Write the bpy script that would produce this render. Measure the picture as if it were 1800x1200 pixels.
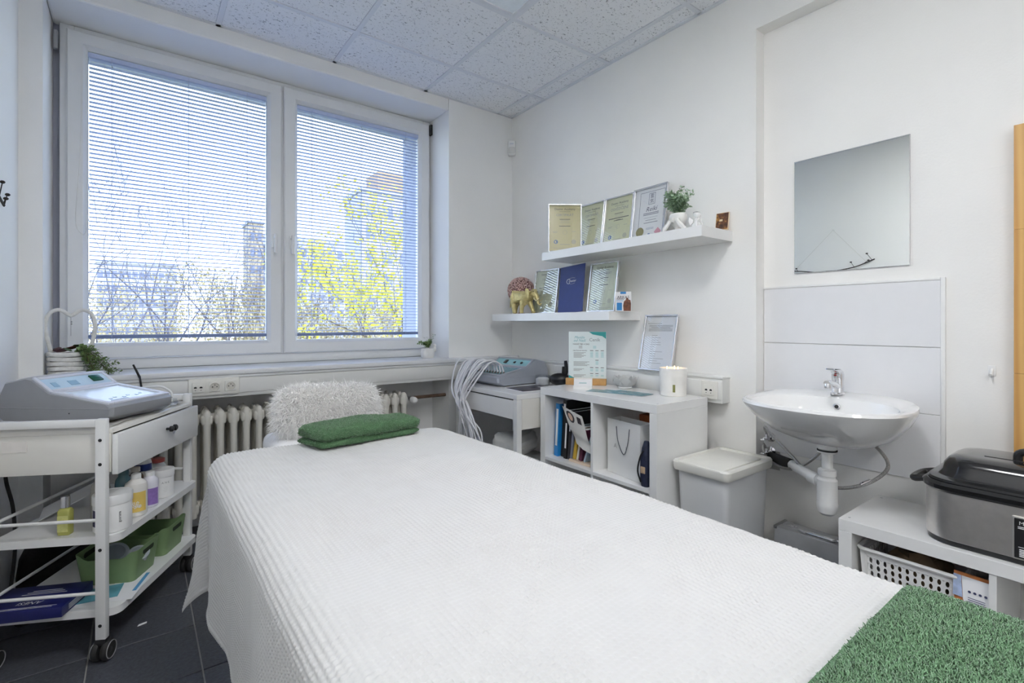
import bpy, bmesh, math, random
import numpy as np
from mathutils import Vector, Matrix, Euler
PI = math.pi
SC = bpy.context.scene
for o in list(bpy.data.objects):
    bpy.data.objects.remove(o)

# ------------------------------------------------------------------ camera, sky, sun, lamps, exposure
cam_d = bpy.data.cameras.new('camera')
cam = bpy.data.objects.new('camera', cam_d)
SC.collection.objects.link(cam)
cam.location = (0, 0, 1.12)
cam.rotation_euler = (PI/2, 0, math.radians(-37.05))
cam_d.sensor_width = 36
cam_d.lens = 36*866.5/1800
cam_d.shift_y = -31/1800
cam_d.clip_start = 0.02
cam_d.clip_end = 600
SC.camera = cam

SKY_STRENGTH = 3.3
SUN_STRENGTH = 1.6
FILL_PANEL_STRENGTH = 16.5
world = bpy.data.worlds.new('sky')
SC.world = world
world.use_nodes = True
_n = world.node_tree.nodes; _l = world.node_tree.links
_bg = _n['Background']
_tc = _n.new('ShaderNodeTexCoord')
_sx = _n.new('ShaderNodeSeparateXYZ')
_rp = _n.new('ShaderNodeValToRGB')
_rp.color_ramp.elements[0].position = 0.0
_rp.color_ramp.elements[0].color = (0.76, 0.87, 1.0, 1)
_rp.color_ramp.elements[1].position = 0.8
_rp.color_ramp.elements[1].color = (0.50, 0.66, 1.0, 1)
_l.new(_tc.outputs['Generated'], _sx.inputs[0])
_l.new(_sx.outputs['Z'], _rp.inputs[0])
_l.new(_rp.outputs[0], _bg.inputs['Color'])
_bg.inputs['Strength'].default_value = SKY_STRENGTH

sun_d = bpy.data.lights.new('sun', 'SUN')
sun_d.energy = SUN_STRENGTH
sun_d.angle = math.radians(0.5)
sun_d.color = (1.0, 0.95, 0.86)
sun = bpy.data.objects.new('sun', sun_d)
SC.collection.objects.link(sun)
sun.rotation_euler = Vector((-0.35, 0.75, -0.55)).to_track_quat('-Z', 'Y').to_euler()

SC.view_settings.view_transform = 'Standard'
SC.view_settings.look = 'None'
SC.view_settings.gamma = 1.0
SC.view_settings.use_curve_mapping = False
SC.view_settings.exposure = 0.84
SC.cycles.use_denoising = True
SC.cycles.max_bounces = 12
SC.cycles.diffuse_bounces = 7
SC.cycles.glossy_bounces = 5
SC.cycles.transparent_max_bounces = 24
SC.cycles.transmission_bounces = 8
SC.cycles.caustics_reflective = False
SC.cycles.caustics_refractive = False
SC.cycles.sample_clamp_indirect = 6.0

# ------------------------------------------------------------------ helpers
def link(o):
    SC.collection.objects.link(o); return o

def mesh_of(bm, mat, smooth=True, angle=35):
    me = bpy.data.meshes.new('m')
    bm.normal_update()
    if smooth:
        ang = math.radians(angle)
        for f in bm.faces: f.smooth = True
        for e in bm.edges:
            if len(e.link_faces) == 2 and e.calc_face_angle(0) > ang: e.smooth = False
    bm.to_mesh(me); bm.free()
    if mat: me.materials.append(mat)
    return me

def part(name, bm, mat, parent=None, smooth=True, label=None, kind=None, loc=None, rot=None):
    me = bm if isinstance(bm, bpy.types.Mesh) else mesh_of(bm, mat, smooth)
    o = bpy.data.objects.new(name, me); link(o)
    if parent is not None: o.parent = parent
    if loc is not None: o.location = loc
    if rot is not None: o.rotation_euler = rot
    if label: o['label'] = label
    if kind: o['kind'] = kind
    return o

def thing(name, label, cat, loc=(0, 0, 0), rot=0, group=None):
    o = bpy.data.objects.new(name, None); link(o)
    o.empty_display_size = 0.05
    o.location = loc
    o.rotation_euler = rot if isinstance(rot, (tuple, list, Euler)) else (0, 0, rot)
    o['label'] = label; o['category'] = cat
    if group: o['group'] = group
    return o

def single(name, bm, mat, label, cat, loc=(0, 0, 0), rot=0, group=None, smooth=True):
    o = part(name, bm, mat, None, smooth)
    o.location = loc
    o.rotation_euler = rot if isinstance(rot, (tuple, list, Euler)) else (0, 0, rot)
    o['label'] = label; o['category'] = cat
    if group: o['group'] = group
    return o

def struct(name, bm, mat, smooth=False):
    o = part(name, bm, mat, None, smooth); o['kind'] = 'structure'; return o

def NB(): return bmesh.new()

def box(bm, x0, x1, y0, y1, z0, z1, r=0, seg=2, M=None):
    g = bmesh.ops.create_cube(bm, size=1)
    vs = g['verts']
    for v in vs:
        v.co = Vector(((x0+x1)/2 + v.co.x*(x1-x0), (y0+y1)/2 + v.co.y*(y1-y0), (z0+z1)/2 + v.co.z*(z1-z0)))
    if r > 0:
        r = min(r, 0.49*min(abs(x1-x0), abs(y1-y0), abs(z1-z0)))
        es = list({e for v in vs for e in v.link_edges})
        res = bmesh.ops.bevel(bm, geom=es, offset=r, segments=seg, affect='EDGES', profile=0.5)
        vs = list({v for f in res['faces'] for v in f.verts} | {v for v in vs if v.is_valid})
        if M is not None:
            allv = set(vs)
            for f in res['faces']: allv.update(f.verts)
            vs = list(allv)
    if M is not None:
        for v in vs: v.co = M @ v.co
    return bm

def ring_loft(bm, rings, cap0=True, cap1=True, closed=True):
    R = [[bm.verts.new(p) for p in r] for r in rings]
    n = len(R[0])
    for a, b in zip(R, R[1:]):
        for i in range(n if closed else n-1):
            j = (i+1) % n
            try: bm.faces.new((a[i], a[j], b[j], b[i]))
            except ValueError: pass
    if cap0 and closed: bm.faces.new(list(reversed(R[0])))
    if cap1 and closed: bm.faces.new(R[-1])
    return R

def lathe(bm, prof, seg=24, c=(0, 0, 0), sx=1, sy=1, cap0=True, cap1=True):
    rings = []
    for r, z in prof:
        rings.append([(c[0]+sx*r*math.cos(2*PI*i/seg), c[1]+sy*r*math.sin(2*PI*i/seg), c[2]+z) for i in range(seg)])
    ring_loft(bm, rings, cap0, cap1); return bm

def tube(bm, pts, r, seg=8, cap=True):
    pts = [Vector(p) for p in pts]
    n = len(pts)
    rs = r if isinstance(r, (list, tuple)) else [r]*n
    tang = []
    for i in range(n):
        t = pts[min(i+1, n-1)] - pts[max(i-1, 0)]
        tang.append(t.normalized() if t.length > 1e-9 else Vector((0, 0, 1)))
    up = Vector((0, 0, 1)) if abs(tang[0].z) < 0.9 else Vector((1, 0, 0))
    u = tang[0].cross(up).normalized()
    rings = []
    for i in range(n):
        u = (u - tang[i]*u.dot(tang[i]))
        u = u.normalized() if u.length > 1e-6 else tang[i].orthogonal().normalized()
        w = tang[i].cross(u)
        rings.append([pts[i] + (u*math.cos(2*PI*k/seg) + w*math.sin(2*PI*k/seg))*rs[i] for k in range(seg)])
    ring_loft(bm, rings, cap, cap); return bm

def spline(pts, n=6):
    P = [Vector(p) for p in pts]
    P = [P[0]*2-P[1]] + P + [P[-1]*2-P[-2]]
    out = []
    for i in range(1, len(P)-2):
        a, b, c, d = P[i-1:i+3]
        for k in range(n):
            t = k/n
            out.append(0.5*((2*b) + (c-a)*t + (2*a-5*b+4*c-d)*t*t + (3*b-a-3*c+d)*t**3))
    out.append(P[-2]); return out

def prism(bm, poly, z0, z1, axis='z', r=0, M=None):
    """poly list of 2d points extruded along axis"""
    def mk(p, h):
        if axis == 'z': return Vector((p[0], p[1], h))
        if axis == 'y': return Vector((p[0], h, p[1]))
        return Vector((h, p[0], p[1]))
    A = [bm.verts.new(mk(p, z0)) for p in poly]
    B = [bm.verts.new(mk(p, z1)) for p in poly]
    n = len(poly); fs = []
    for i in range(n):
        j = (i+1) % n
        fs.append(bm.faces.new((A[i], A[j], B[j], B[i])))
    fs.append(bm.faces.new(list(reversed(A)))); fs.append(bm.faces.new(B))
    bmesh.ops.recalc_face_normals(bm, faces=fs)
    vs = A+B
    if r > 0:
        es = list({e for f in fs for e in f.edges})
        res = bmesh.ops.bevel(bm, geom=es, offset=r, segments=2, affect='EDGES', profile=0.5)
        vs = list({v for f in res['faces'] for v in f.verts})
    if M is not None:
        for v in vs: v.co = M @ v.co
    return bm

def rrect(w, d, r, n=6, cx=0, cy=0):
    out = []
    for sx, sy, a0 in ((1, 1, 0), (-1, 1, 90), (-1, -1, 180), (1, -1, 270)):
        for k in range(n+1):
            a = math.radians(a0 + 90*k/n)
            out.append((cx+sx*(w/2-r)+r*math.cos(a), cy+sy*(d/2-r)+r*math.sin(a)))
    return out

def loft_rr(bm, levels, n=6, cap0=True, cap1=True):
    """levels: (w, d, r, z[, cx, cy])"""
    rings = []
    for L in levels:
        w, d, r, z = L[:4]; cx, cy = (L[4], L[5]) if len(L) > 4 else (0, 0)
        rings.append([(x, y, z) for x, y in rrect(w, d, min(r, w/2-1e-4, d/2-1e-4), n, cx, cy)])
    ring_loft(bm, rings, cap0, cap1); return bm

def sphere(bm, c, rx, ry=None, rz=None, u=14, v=9, M=None):
    ry = ry or rx; rz = rz or rx
    g = bmesh.ops.create_uvsphere(bm, u_segments=u, v_segments=v, radius=1)
    for w in g['verts']:
        w.co = Vector((w.co.x*rx, w.co.y*ry, w.co.z*rz))
        if M is not None: w.co = M @ w.co
        w.co += Vector(c)
    return bm

def quad(bm, pts):
    return bm.faces.new([bm.verts.new(p) for p in pts])

def text_into(bm, s, size, M, align='CENTER', extrude=0.0, shear=0.0):
    cu = bpy.data.curves.new('t', 'FONT')
    cu.body = s; cu.size = size; cu.align_x = align; cu.align_y = 'CENTER'
    cu.extrude = extrude; cu.shear = shear; cu.resolution_u = 2
    ob = bpy.data.objects.new('t', cu); SC.collection.objects.link(ob)
    dg = bpy.context.evaluated_depsgraph_get()
    me = bpy.data.meshes.new_from_object(ob.evaluated_get(dg))
    me.transform(M)
    bm.from_mesh(me)
    bpy.data.objects.remove(ob); bpy.data.curves.remove(cu); bpy.data.meshes.remove(me)
    return bm

# text plane for a frame in local axes: x right, z up, facing -y
def TXZ(x, y, z): return Matrix.Translation((x, y, z)) @ Matrix.Rotation(PI/2, 4, 'X')

def copy_tree(o, parent=None):
    c = o.copy(); link(c)
    if parent is not None: c.parent = parent
    for ch in list(o.children): copy_tree(ch, c)
    return c

def np_mesh(verts, faces4=None, faces3=None, mat=None, smooth=True):
    me = bpy.data.meshes.new('m')
    nq = 0 if faces4 is None else len(faces4); nt = 0 if faces3 is None else len(faces3)
    me.vertices.add(len(verts)); me.vertices.foreach_set('co', np.asarray(verts, dtype=np.float32).ravel())
    loops = np.concatenate([a.ravel() for a in (faces4, faces3) if a is not None]).astype(np.int32)
    me.loops.add(len(loops)); me.loops.foreach_set('vertex_index', loops)
    st = np.concatenate([np.arange(nq)*4, nq*4+np.arange(nt)*3]).astype(np.int32)
    me.polygons.add(nq+nt); me.polygons.foreach_set('loop_start', st)
    me.polygons.foreach_set('use_smooth', np.full(nq+nt, smooth))
    me.update(); me.validate()
    if mat: me.materials.append(mat)
    return me

def fur(me_src, n, length, width, seed, droop=0.5, jitter=0.7, mat=None, keep=None, comb=(0, 0, 0), loop=False):
    """short strands rooted on a mesh, one joined mesh"""
    rng = np.random.default_rng(seed)
    me_src.calc_loop_triangles()
    nv = len(me_src.vertices)
    co = np.empty(nv*3, np.float32); me_src.vertices.foreach_get('co', co); co = co.reshape(-1, 3)
    nt = len(me_src.loop_triangles)
    tri = np.empty(nt*3, np.int32); me_src.loop_triangles.foreach_get('vertices', tri); tri = tri.reshape(-1, 3)
    A, B, C = co[tri[:, 0]], co[tri[:, 1]], co[tri[:, 2]]
    N = np.cross(B-A, C-A); ar = np.linalg.norm(N, axis=1)+1e-12
    N = N/ar[:, None]
    w = ar.copy()
    if keep is not None:
        w = w*keep((A+B+C)/3, N)
    idx = rng.choice(nt, n, p=w/w.sum())
    r1, r2 = np.sqrt(rng.random(n)), rng.random(n)
    P = A[idx]*(1-r1)[:, None] + B[idx]*(r1*(1-r2))[:, None] + C[idx]*(r1*r2)[:, None]
    D = N[idx] + rng.normal(0, jitter, (n, 3))*0.6 + np.array(comb)
    D /= np.linalg.norm(D, axis=1)[:, None]
    S = np.cross(D, rng.normal(0, 1, (n, 3))); S /= np.linalg.norm(S, axis=1)[:, None]+1e-9
    L = (length*(0.6+0.8*rng.random(n)))[:, None]
    W = width*0.5
    mid = P + D*L*0.55 + np.array([0, 0, -1.0])*L*droop*0.12
    tip = P + D*L + rng.normal(0, 0.25, (n, 3))*L + np.array([0, 0, -1.0])*L*droop*0.45
    if loop:
        T_ = np.cross(S, N[idx]); T_ /= np.linalg.norm(T_, axis=1)[:, None]+1e-9
        mid = P + D*L + T_*L*0.35; tip = P + T_*L*0.95 + D*L*0.25
    V = np.stack([P-S*W, P+S*W, mid-S*W*0.8, mid+S*W*0.8, tip], axis=1).reshape(-1, 3)
    b = (np.arange(n)*5)[:, None]
    Q = b+np.array([[0, 1, 3, 2]]); T = b+np.array([[2, 3, 4]])
    return np_mesh(V, Q, T, mat)

# ------------------------------------------------------------------ materials
MATS = {}
def mat(name, col, rough=0.5, metal=0.0, var=0.05, vscale=18.0, bump=0.0, bscale=60.0, spec=0.5,
        trans=0.0, coat=0.0, emit=None, estr=0.0, alpha=1.0, sheen=0.0, sss=0.0):
    if name in MATS: return MATS[name]
    m = bpy.data.materials.new(name); m.use_nodes = True
    nt = m.node_tree; N = nt.nodes; L = nt.links
    b = N['Principled BSDF']
    tc = N.new('ShaderNodeTexCoord')
    no = N.new('ShaderNodeTexNoise'); no.inputs['Scale'].default_value = vscale; no.inputs['Detail'].default_value = 4
    L.new(tc.outputs['Object'], no.inputs['Vector'])
    rp = N.new('ShaderNodeValToRGB')
    c0 = [max(0, c*(1-var)) for c in col]; c1 = [min(1, c*(1+var)) for c in col]
    rp.color_ramp.elements[0].color = (*c0, 1); rp.color_ramp.elements[1].color = (*c1, 1)
    rp.color_ramp.elements[0].position = 0.3; rp.color_ramp.elements[1].position = 0.7
    L.new(no.outputs['Fac'], rp.inputs['Fac'])
    L.new(rp.outputs['Color'], b.inputs['Base Color'])
    b.inputs['Roughness'].default_value = rough; b.inputs['Metallic'].default_value = metal
    b.inputs['Specular IOR Level'].default_value = spec
    b.inputs['Transmission Weight'].default_value = trans
    b.inputs['Coat Weight'].default_value = coat
    b.inputs['Alpha'].default_value = alpha
    b.inputs['Sheen Weight'].default_value = sheen
    if sss:
        b.inputs['Subsurface Weight'].default_value = sss
        b.inputs['Subsurface Radius'].default_value = (0.01, 0.01, 0.01)
    if emit:
        b.inputs['Emission Color'].default_value = (*emit, 1); b.inputs['Emission Strength'].default_value = estr
    if bump:
        n2 = N.new('ShaderNodeTexNoise'); n2.inputs['Scale'].default_value = bscale; n2.inputs['Detail'].default_value = 5
        L.new(tc.outputs['Object'], n2.inputs['Vector'])
        bp = N.new('ShaderNodeBump'); bp.inputs['Strength'].default_value = bump; bp.inputs['Distance'].default_value = 0.01
        L.new(n2.outputs['Fac'], bp.inputs['Height']); L.new(bp.outputs['Normal'], b.inputs['Normal'])
    MATS[name] = m; return m

def S(r, g, b):  # sRGB 0-255 to linear
    f = lambda c: (c/255)/12.92 if c/255 <= 0.04045 else ((c/255+0.055)/1.055)**2.4
    return (f(r), f(g), f(b))

def glass_mat(name, refl=1.0, tint=(0.96, 0.98, 0.98), ior=1.5, rough=0.0):
    """thin pane: transparent with a fresnel mirror reflection"""
    m = bpy.data.materials.new(name); m.use_nodes = True
    nt = m.node_tree; N = nt.nodes; L = nt.links
    N.remove(N['Principled BSDF'])
    out = N['Material Output']
    t = N.new('ShaderNodeBsdfTransparent'); t.inputs[0].default_value = (*tint, 1)
    g = N.new('ShaderNodeBsdfGlossy'); g.inputs['Roughness'].default_value = rough
    g.inputs[0].default_value = (refl, refl, refl, 1)
    lw = N.new('ShaderNodeLayerWeight'); lw.inputs['Blend'].default_value = 0.5
    pw = N.new('ShaderNodeMath'); pw.operation = 'POWER'; pw.inputs[1].default_value = 5
    F0 = ((ior-1)/(ior+1))**2
    ma = N.new('ShaderNodeMath'); ma.operation = 'MULTIPLY_ADD'; ma.inputs[1].default_value = 1-F0; ma.inputs[2].default_value = F0
    L.new(lw.outputs['Facing'], pw.inputs[0]); L.new(pw.outputs[0], ma.inputs[0])
    fr = ma
    mx = N.new('ShaderNodeMixShader')
    L.new(fr.outputs[0], mx.inputs[0]); L.new(t.outputs[0], mx.inputs[1]); L.new(g.outputs[0], mx.inputs[2])
    L.new(mx.outputs[0], out.inputs['Surface'])
    MATS[name] = m; return m

wall_paint = mat('wall_paint', (0.87, 0.87, 0.86), 0.85, var=0.015, vscale=3, bump=0.06, bscale=120)
niche_paint = mat('niche_paint', (0.87, 0.86, 0.835), 0.8, var=0.02, vscale=3, bump=0.06, bscale=120)
pvc = mat('white_pvc', (0.78, 0.79, 0.80), 0.35, var=0.01)
duct_pvc = mat('duct_pvc', (0.76, 0.76, 0.74), 0.4, var=0.02, vscale=6)
white_lacq = mat('white_lacquer', (0.82, 0.82, 0.81), 0.22, var=0.01)
white_metal = mat('white_enamel_metal', (0.80, 0.80, 0.79), 0.35, var=0.015)
cream_metal = mat('cream_radiator_paint', (0.70, 0.68, 0.62), 0.4, var=0.05, vscale=8)
white_plastic = mat('white_plastic', (0.82, 0.82, 0.81), 0.35, var=0.01)
cream_plastic = mat('cream_plastic', (0.78, 0.77, 0.72), 0.4, var=0.02)
black_plastic = mat('black_plastic', (0.015, 0.015, 0.016), 0.35, var=0.1)
black_gloss = mat('black_gloss', (0.012, 0.012, 0.013), 0.12, var=0.1, coat=0.5)
black_rubber = mat('black_rubber', (0.02, 0.02, 0.02), 0.7, var=0.1)
black_cloth = mat('black_cloth', (0.012, 0.012, 0.014), 0.9, var=0.3, bump=0.3)
grey_plastic = mat('silver_grey_plastic', (0.36, 0.37, 0.39), 0.38, 0.25, var=0.03)
pale_plastic = mat('pale_silver_plastic', (0.66, 0.68, 0.74), 0.35, 0.1, var=0.02)
dark_gap = mat('dark_gap', (0.03, 0.03, 0.03), 0.8)
chrome = mat('chrome', (0.80, 0.80, 0.82), 0.08, 1.0, var=0.01)
braided = mat('braided_steel', (0.42, 0.41, 0.40), 0.4, 0.9, var=0.35, vscale=400)
alu = mat('aluminium', (0.62, 0.63, 0.65), 0.35, 0.85, var=0.05)
steel = mat('brushed_steel', (0.74, 0.71, 0.68), 0.33, 0.9, var=0.05, vscale=40)
ceramic = mat('white_ceramic', (0.84, 0.84, 0.83), 0.08, var=0.005, coat=0.6)
matte_ceramic = mat('matte_white_ceramic', (0.80, 0.79, 0.76), 0.45, var=0.02)
paper = mat('white_paper', (0.82, 0.82, 0.83), 0.7, var=0.01)
cert_paper = mat('certificate_paper', S(214, 214, 178), 0.6, var=0.05, vscale=5)
ink = mat('black_ink', (0.03, 0.03, 0.035), 0.6)
grey_ink = mat('grey_ink', (0.30, 0.30, 0.30), 0.6)
teal_ink = mat('teal_ink', S(60, 170, 170), 0.5)
pale_teal_ink = mat('pale_teal_ink', S(150, 205, 205), 0.5)
white_ink = mat('white_ink', (0.85, 0.85, 0.85), 0.5)
gold_ink = mat('gold_seal', S(150, 140, 90), 0.4, 0.3)
red_ink = mat('pink_stamp', S(214, 150, 165), 0.6)
blue_ink = mat('blue_ink', S(50, 90, 150), 0.6)
frame_alu = mat('silver_frame', (0.70, 0.70, 0.72), 0.25, 0.7, var=0.02)
picture_glass = glass_mat('picture_glass', 1.0, (0.97, 0.98, 0.98), 2.0)
window_glass = glass_mat('window_glass', 0.6, (0.97, 0.985, 0.985), 1.45)
clear_plastic = glass_mat('clear_plastic', 0.9, (0.86, 0.88, 0.9), 1.45, 0.05)
drinking_glass = glass_mat('clear_cup_glass', 1.0, (0.93, 0.94, 0.95), 1.6)
leaf_green = mat('leaf_green', S(122, 148, 94), 0.45, var=0.4, vscale=30)
leaf_grey_green = mat('leaf_grey_green', S(158, 182, 154), 0.5, var=0.35, vscale=35)
soil = mat('soil', (0.04, 0.03, 0.02), 0.9, var=0.4)
pine = None
# ------------------------------------------------------------------ the room
CZ = 2.6825
XL, XR, YW, YB = -0.42, 2.26, 2.993, -2.2
NX0, NX1 = -0.343, 1.711           # window niche
RY = 1.132; RX = 2.335; RZ = 2.475 # shallow recess of the right wall

bm = NB()
box(bm, XL-0.2, RX+0.3, YB-0.2, 3.6, -0.2, -0.004)
floor = struct('floor', bm, mat('grout', S(150, 150, 146), 0.8, var=0.08, vscale=20))
tile_m = mat('charcoal_floor_tile', (0.075, 0.079, 0.092), 0.38, var=0.25, vscale=90, bump=0.12, bscale=150)
P = 0.302
bm = NB(); box(bm, 0.0024, P-0.0024, 0.0024, P-0.0024, -0.006, 0, r=0.001, seg=1)
tile_me = mesh_of(bm, tile_m, False)
for i in range(-2, 8):
    for j in range(-15, 4):
        x0, y0 = 0.163+i*P, 2.179+j*P
        if x0+P < XL or x0 > RX+0.05 or y0+P < YB or y0 > 3.3: continue
        part('floor_tile', tile_me, None, floor, loc=(x0, y0, 0))

# ceiling: slab, T-grid and mineral tiles
bm = NB(); box(bm, XL-0.2, RX+0.3, YB-0.2, 3.6, 2.72, 2.95)
ceiling = struct('ceiling', bm, mat('slab', (0.5, 0.5, 0.5), 0.9))
grid_m = mat('white_grid_steel', (0.74, 0.76, 0.80), 0.5, var=0.01)
def ceiling_tile_mat():
    m = bpy.data.materials.new('mineral_tile'); m.use_nodes = True
    N = m.node_tree.nodes; L = m.node_tree.links; b = N['Principled BSDF']
    g = N.new('ShaderNodeNewGeometry')
    mp = N.new('ShaderNodeMapping'); mp.inputs['Scale'].default_value = (1, 1.35, 1)
    L.new(g.outputs['Position'], mp.inputs[0])
    no = N.new('ShaderNodeTexNoise'); no.inputs['Scale'].default_value = 70; no.inputs['Detail'].default_value = 3
    no.inputs['Roughness'].default_value = 0.55; no.inputs['Distortion'].default_value = 1.2
    L.new(mp.outputs[0], no.inputs['Vector'])
    r = N.new('ShaderNodeValToRGB')
    r.color_ramp.elements[0].position = 0.33; r.color_ramp.elements[0].color = (0.30, 0.31, 0.33, 1)
    r.color_ramp.elements[1].position = 0.40; r.color_ramp.elements[1].color = (0.86, 0.87, 0.89, 1)
    L.new(no.outputs['Fac'], r.inputs[0]); L.new(r.outputs[0], b.inputs['Base Color'])
    b.inputs['Roughness'].default_value = 0.95
    bp = N.new('ShaderNodeBump'); bp.inputs['Strength'].default_value = 0.5; bp.inputs['Distance'].default_value = 0.003
    L.new(r.outputs[0], bp.inputs['Height']); L.new(bp.outputs[0], b.inputs['Normal'])
    return m
ct_m = ceiling_tile_mat()
gx = [XL] + [1.527+0.6*k for k in range(-3, 2)] + [XR]
gx = sorted(x for x in gx if XL <= x <= XR)
gy = sorted([YW] + [2.609-0.6*k for k in range(0, 9) if 2.609-0.6*k > YB] + [YB])
lamp_cells = []
for a, b_ in zip(gx, gx[1:]):
    for c, d in zip(gy, gy[1:]):
        i, j = gx.index(a), gy.index(c)
        if (abs(a-0.927) < 0.01 and abs(c-1.409) < 0.01) or (abs(a-0.327) < 0.01 and abs(c-0.209) < 0.01) or (abs(a+0.273) < 0.01 and abs(c+1.591) < 0.01):
            lamp_cells.append((a, b_, c, d)); continue
        bm = NB(); box(bm, a+0.011, b_-0.011, c+0.011, d-0.011, CZ, CZ+0.02, r=0.003, seg=1)
        part('ceiling_tile', bm, ct_m, ceiling, smooth=False)
for x in gx[1:-1]:
    bm = NB(); box(bm, x-0.012, x+0.012, YB, YW, CZ-0.004, CZ+0.006); box(bm, x-0.002, x+0.002, YB, YW, CZ, CZ+0.03)
    part('grid_bar', bm, grid_m, ceiling, smooth=False)
for y in gy[1:-1]:
    bm = NB()
    for a, b_ in zip(gx, gx[1:]): box(bm, a+0.012, b_-0.012, y-0.012, y+0.012, CZ-0.004, CZ+0.006)
    part('grid_bar', bm, grid_m, ceiling, smooth=False)
for (x0, x1, y0, y1) in ((XL, XR, YW-0.022, YW), (XR-0.022, XR, RY, YW), (XL, XL+0.022, YB, YW)):
    bm = NB(); box(bm, x0, x1, y0, y1, CZ-0.004, CZ+0.02)
    part('edge_angle', bm, grid_m, ceiling, smooth=False)

# panels in the ceiling grid: a seen unlit one and added fill lamps
pl_frame = mat('panel_frame', (0.72, 0.74, 0.78), 0.4)
for k, (a, b_, c, d) in enumerate(sorted(lamp_cells, key=lambda q: -q[2])):
    lit = k > 0  # the one in the picture is off; the lit ones are added fill light
    lab = ('square ceiling light panel switched off, cut by the top of the picture' if not lit else
           ('added lit ceiling panel by the back wall, out of view, brightening the room' if c < -1 else 'added lit ceiling panel over the massage table, out of view, brightening the room'))
    t = thing('ceiling_light_and_fill', lab, 'ceiling light', ((a+b_)/2, (c+d)/2, CZ-0.001), group='square panels in the ceiling grid')
    w = (b_-a)/2-0.012
    bm = NB()
    for (x0, x1, y0, y1) in ((-w, w, w-0.02, w), (-w, w, -w, -w+0.02), (-w, -w+0.02, -w+0.02, w-0.02), (w-0.02, w, -w+0.02, w-0.02)):
        box(bm, x0, x1, y0, y1, -0.006, 0.03)
    part('panel_frame', bm, pl_frame, t, False)
    bm = NB(); box(bm, -w+0.02, w-0.02, -w+0.02, w-0.02, 0.0, 0.012)
    if lit:
        part('diffuser', bm, mat('added_fill_diffuser', (0.8, 0.8, 0.8), 0.5, emit=(0.98, 0.985, 1.0), estr=FILL_PANEL_STRENGTH), t, False)
    else:
        part('diffuser', bm, mat('unlit_diffuser', (0.80, 0.86, 0.90), 0.4), t, False)

# walls
bm = NB()
box(bm, XL-0.2, NX0, YW, 3.31, 0, 2.72)
box(bm, NX1, RX+0.3, YW, 3.31, 0, 2.72)
box(bm, NX0, NX1, YW, 3.31, 2.60, 2.72, r=0.012)
box(bm, NX0, NX1, 3.235, 3.31, 0, 0.85)
wall_window = struct('wall_window', bm, wall_paint)
bm = NB()
box(bm, XL-0.2, -0.27, 3.312, 3.6, 0, 2.95); box(bm, 1.645, RX+0.3, 3.312, 3.6, 0, 2.95)
box(bm, -0.27, 1.645, 3.312, 3.6, 2.56, 2.95); box(bm, -0.27, 1.645, 3.312, 3.6, 0, 0.90)
struct('wall_outside', bm, mat('facade_plaster', (0.40, 0.42, 0.50), 0.9, var=0.04, vscale=8))
bm = NB()
box(bm, XR, RX+0.3, RY, YW, 0, 2.72)
box(bm, XR, RX, YB, RY, RZ, 2.72)
box(bm, RX, RX+0.3, YB, RY, 0, 2.72)
struct('wall_right', bm, niche_paint)
bm = NB(); box(bm, XL-0.2, XL, YB-0.2, YW, 0, 2.72); struct('wall_left', bm, mat('lightened_wall_paint', (0.92, 0.92, 0.915), 0.8, var=0.01, vscale=3, bump=0.06, bscale=120))  # same wall paint made lighter: brightness of the left wall put into its colour
bm = NB(); box(bm, XL, RX, YB-0.2, YB, 0, 2.72); struct('wall_back', bm, wall_paint)
# fine seam across the recess wall
bm = NB(); box(bm, RX-0.0012, RX, YB, RY, 1.655, 1.657); struct('trim_6', bm, niche_paint)

# window
wn = bpy.data.objects.new('window_1', None); link(wn); wn['kind'] = 'structure'
bm = NB()
def frame4(bm, x0, x1, z0, z1, w, y0, y1, r=0.004):
    box(bm, x0, x0+w, y0, y1, z0, z1, r); box(bm, x1-w, x1, y0, y1, z0, z1, r)
    box(bm, x0+w, x1-w, y0, y1, z1-w, z1, r); box(bm, x0+w, x1-w, y0, y1, z0, z0+w, r)
frame4(bm, -0.315, 1.705, 0.885, 2.598, 0.055, 3.262, 3.335)
box(bm, 0.66, 0.735, 3.262, 3.335, 0.94, 2.543, 0.003)
part('window_frame', bm, pvc, wn)
def sash(x0, x1, hx, side):
    bm = NB(); z0, z1, w = 0.943, 2.572, 0.08
    # mitred profile with a sloped bead towards the glass
    prof = [(0, 3.300), (0, 3.246), (0.006, 3.240), (w-0.018, 3.240), (w-0.014, 3.246), (w, 3.262), (w, 3.300)]
    rings = []
    for (cx, cz, sx, sz) in ((x0, z0, 1, 1), (x1, z0, -1, 1), (x1, z1, -1, -1), (x0, z1, 1, -1)):
        rings.append([(cx+sx*p, y, cz+sz*p) for p, y in prof])
    rings.append(rings[0])
    R = [[bm.verts.new(p) for p in r] for r in rings[:4]]
    for i in range(4):
        a, b_ = R[i], R[(i+1) % 4]
        for k in range(len(prof)):
            j = (k+1) % len(prof)
            bm.faces.new((a[k], b_[k], b_[j], a[j]))
    bmesh.ops.recalc_face_normals(bm, faces=bm.faces[:])
    s = part('sash', bm, pvc, wn)
    bm = NB(); box(bm, x0+w-0.004, x1-w+0.004, 3.294, 3.299, z0+w-0.004, z1-w+0.004)
    part('pane', bm, window_glass, s, False)
    bm = NB()
    box(bm, hx-0.014, hx+0.014, 3.230, 3.240, 1.58, 1.66, 0.004)
    tube(bm, [(hx, 3.235, 1.64), (hx, 3.20, 1.64)], 0.009, 10)
    tube(bm, spline([(hx, 3.20, 1.655), (hx, 3.192, 1.635), (hx, 3.195, 1.60), (hx, 3.197, 1.545)]), 0.0095, 10)
    part('handle', bm, white_plastic, s)
    return s
sash(-0.288, 0.690, 0.648, 1)
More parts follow.
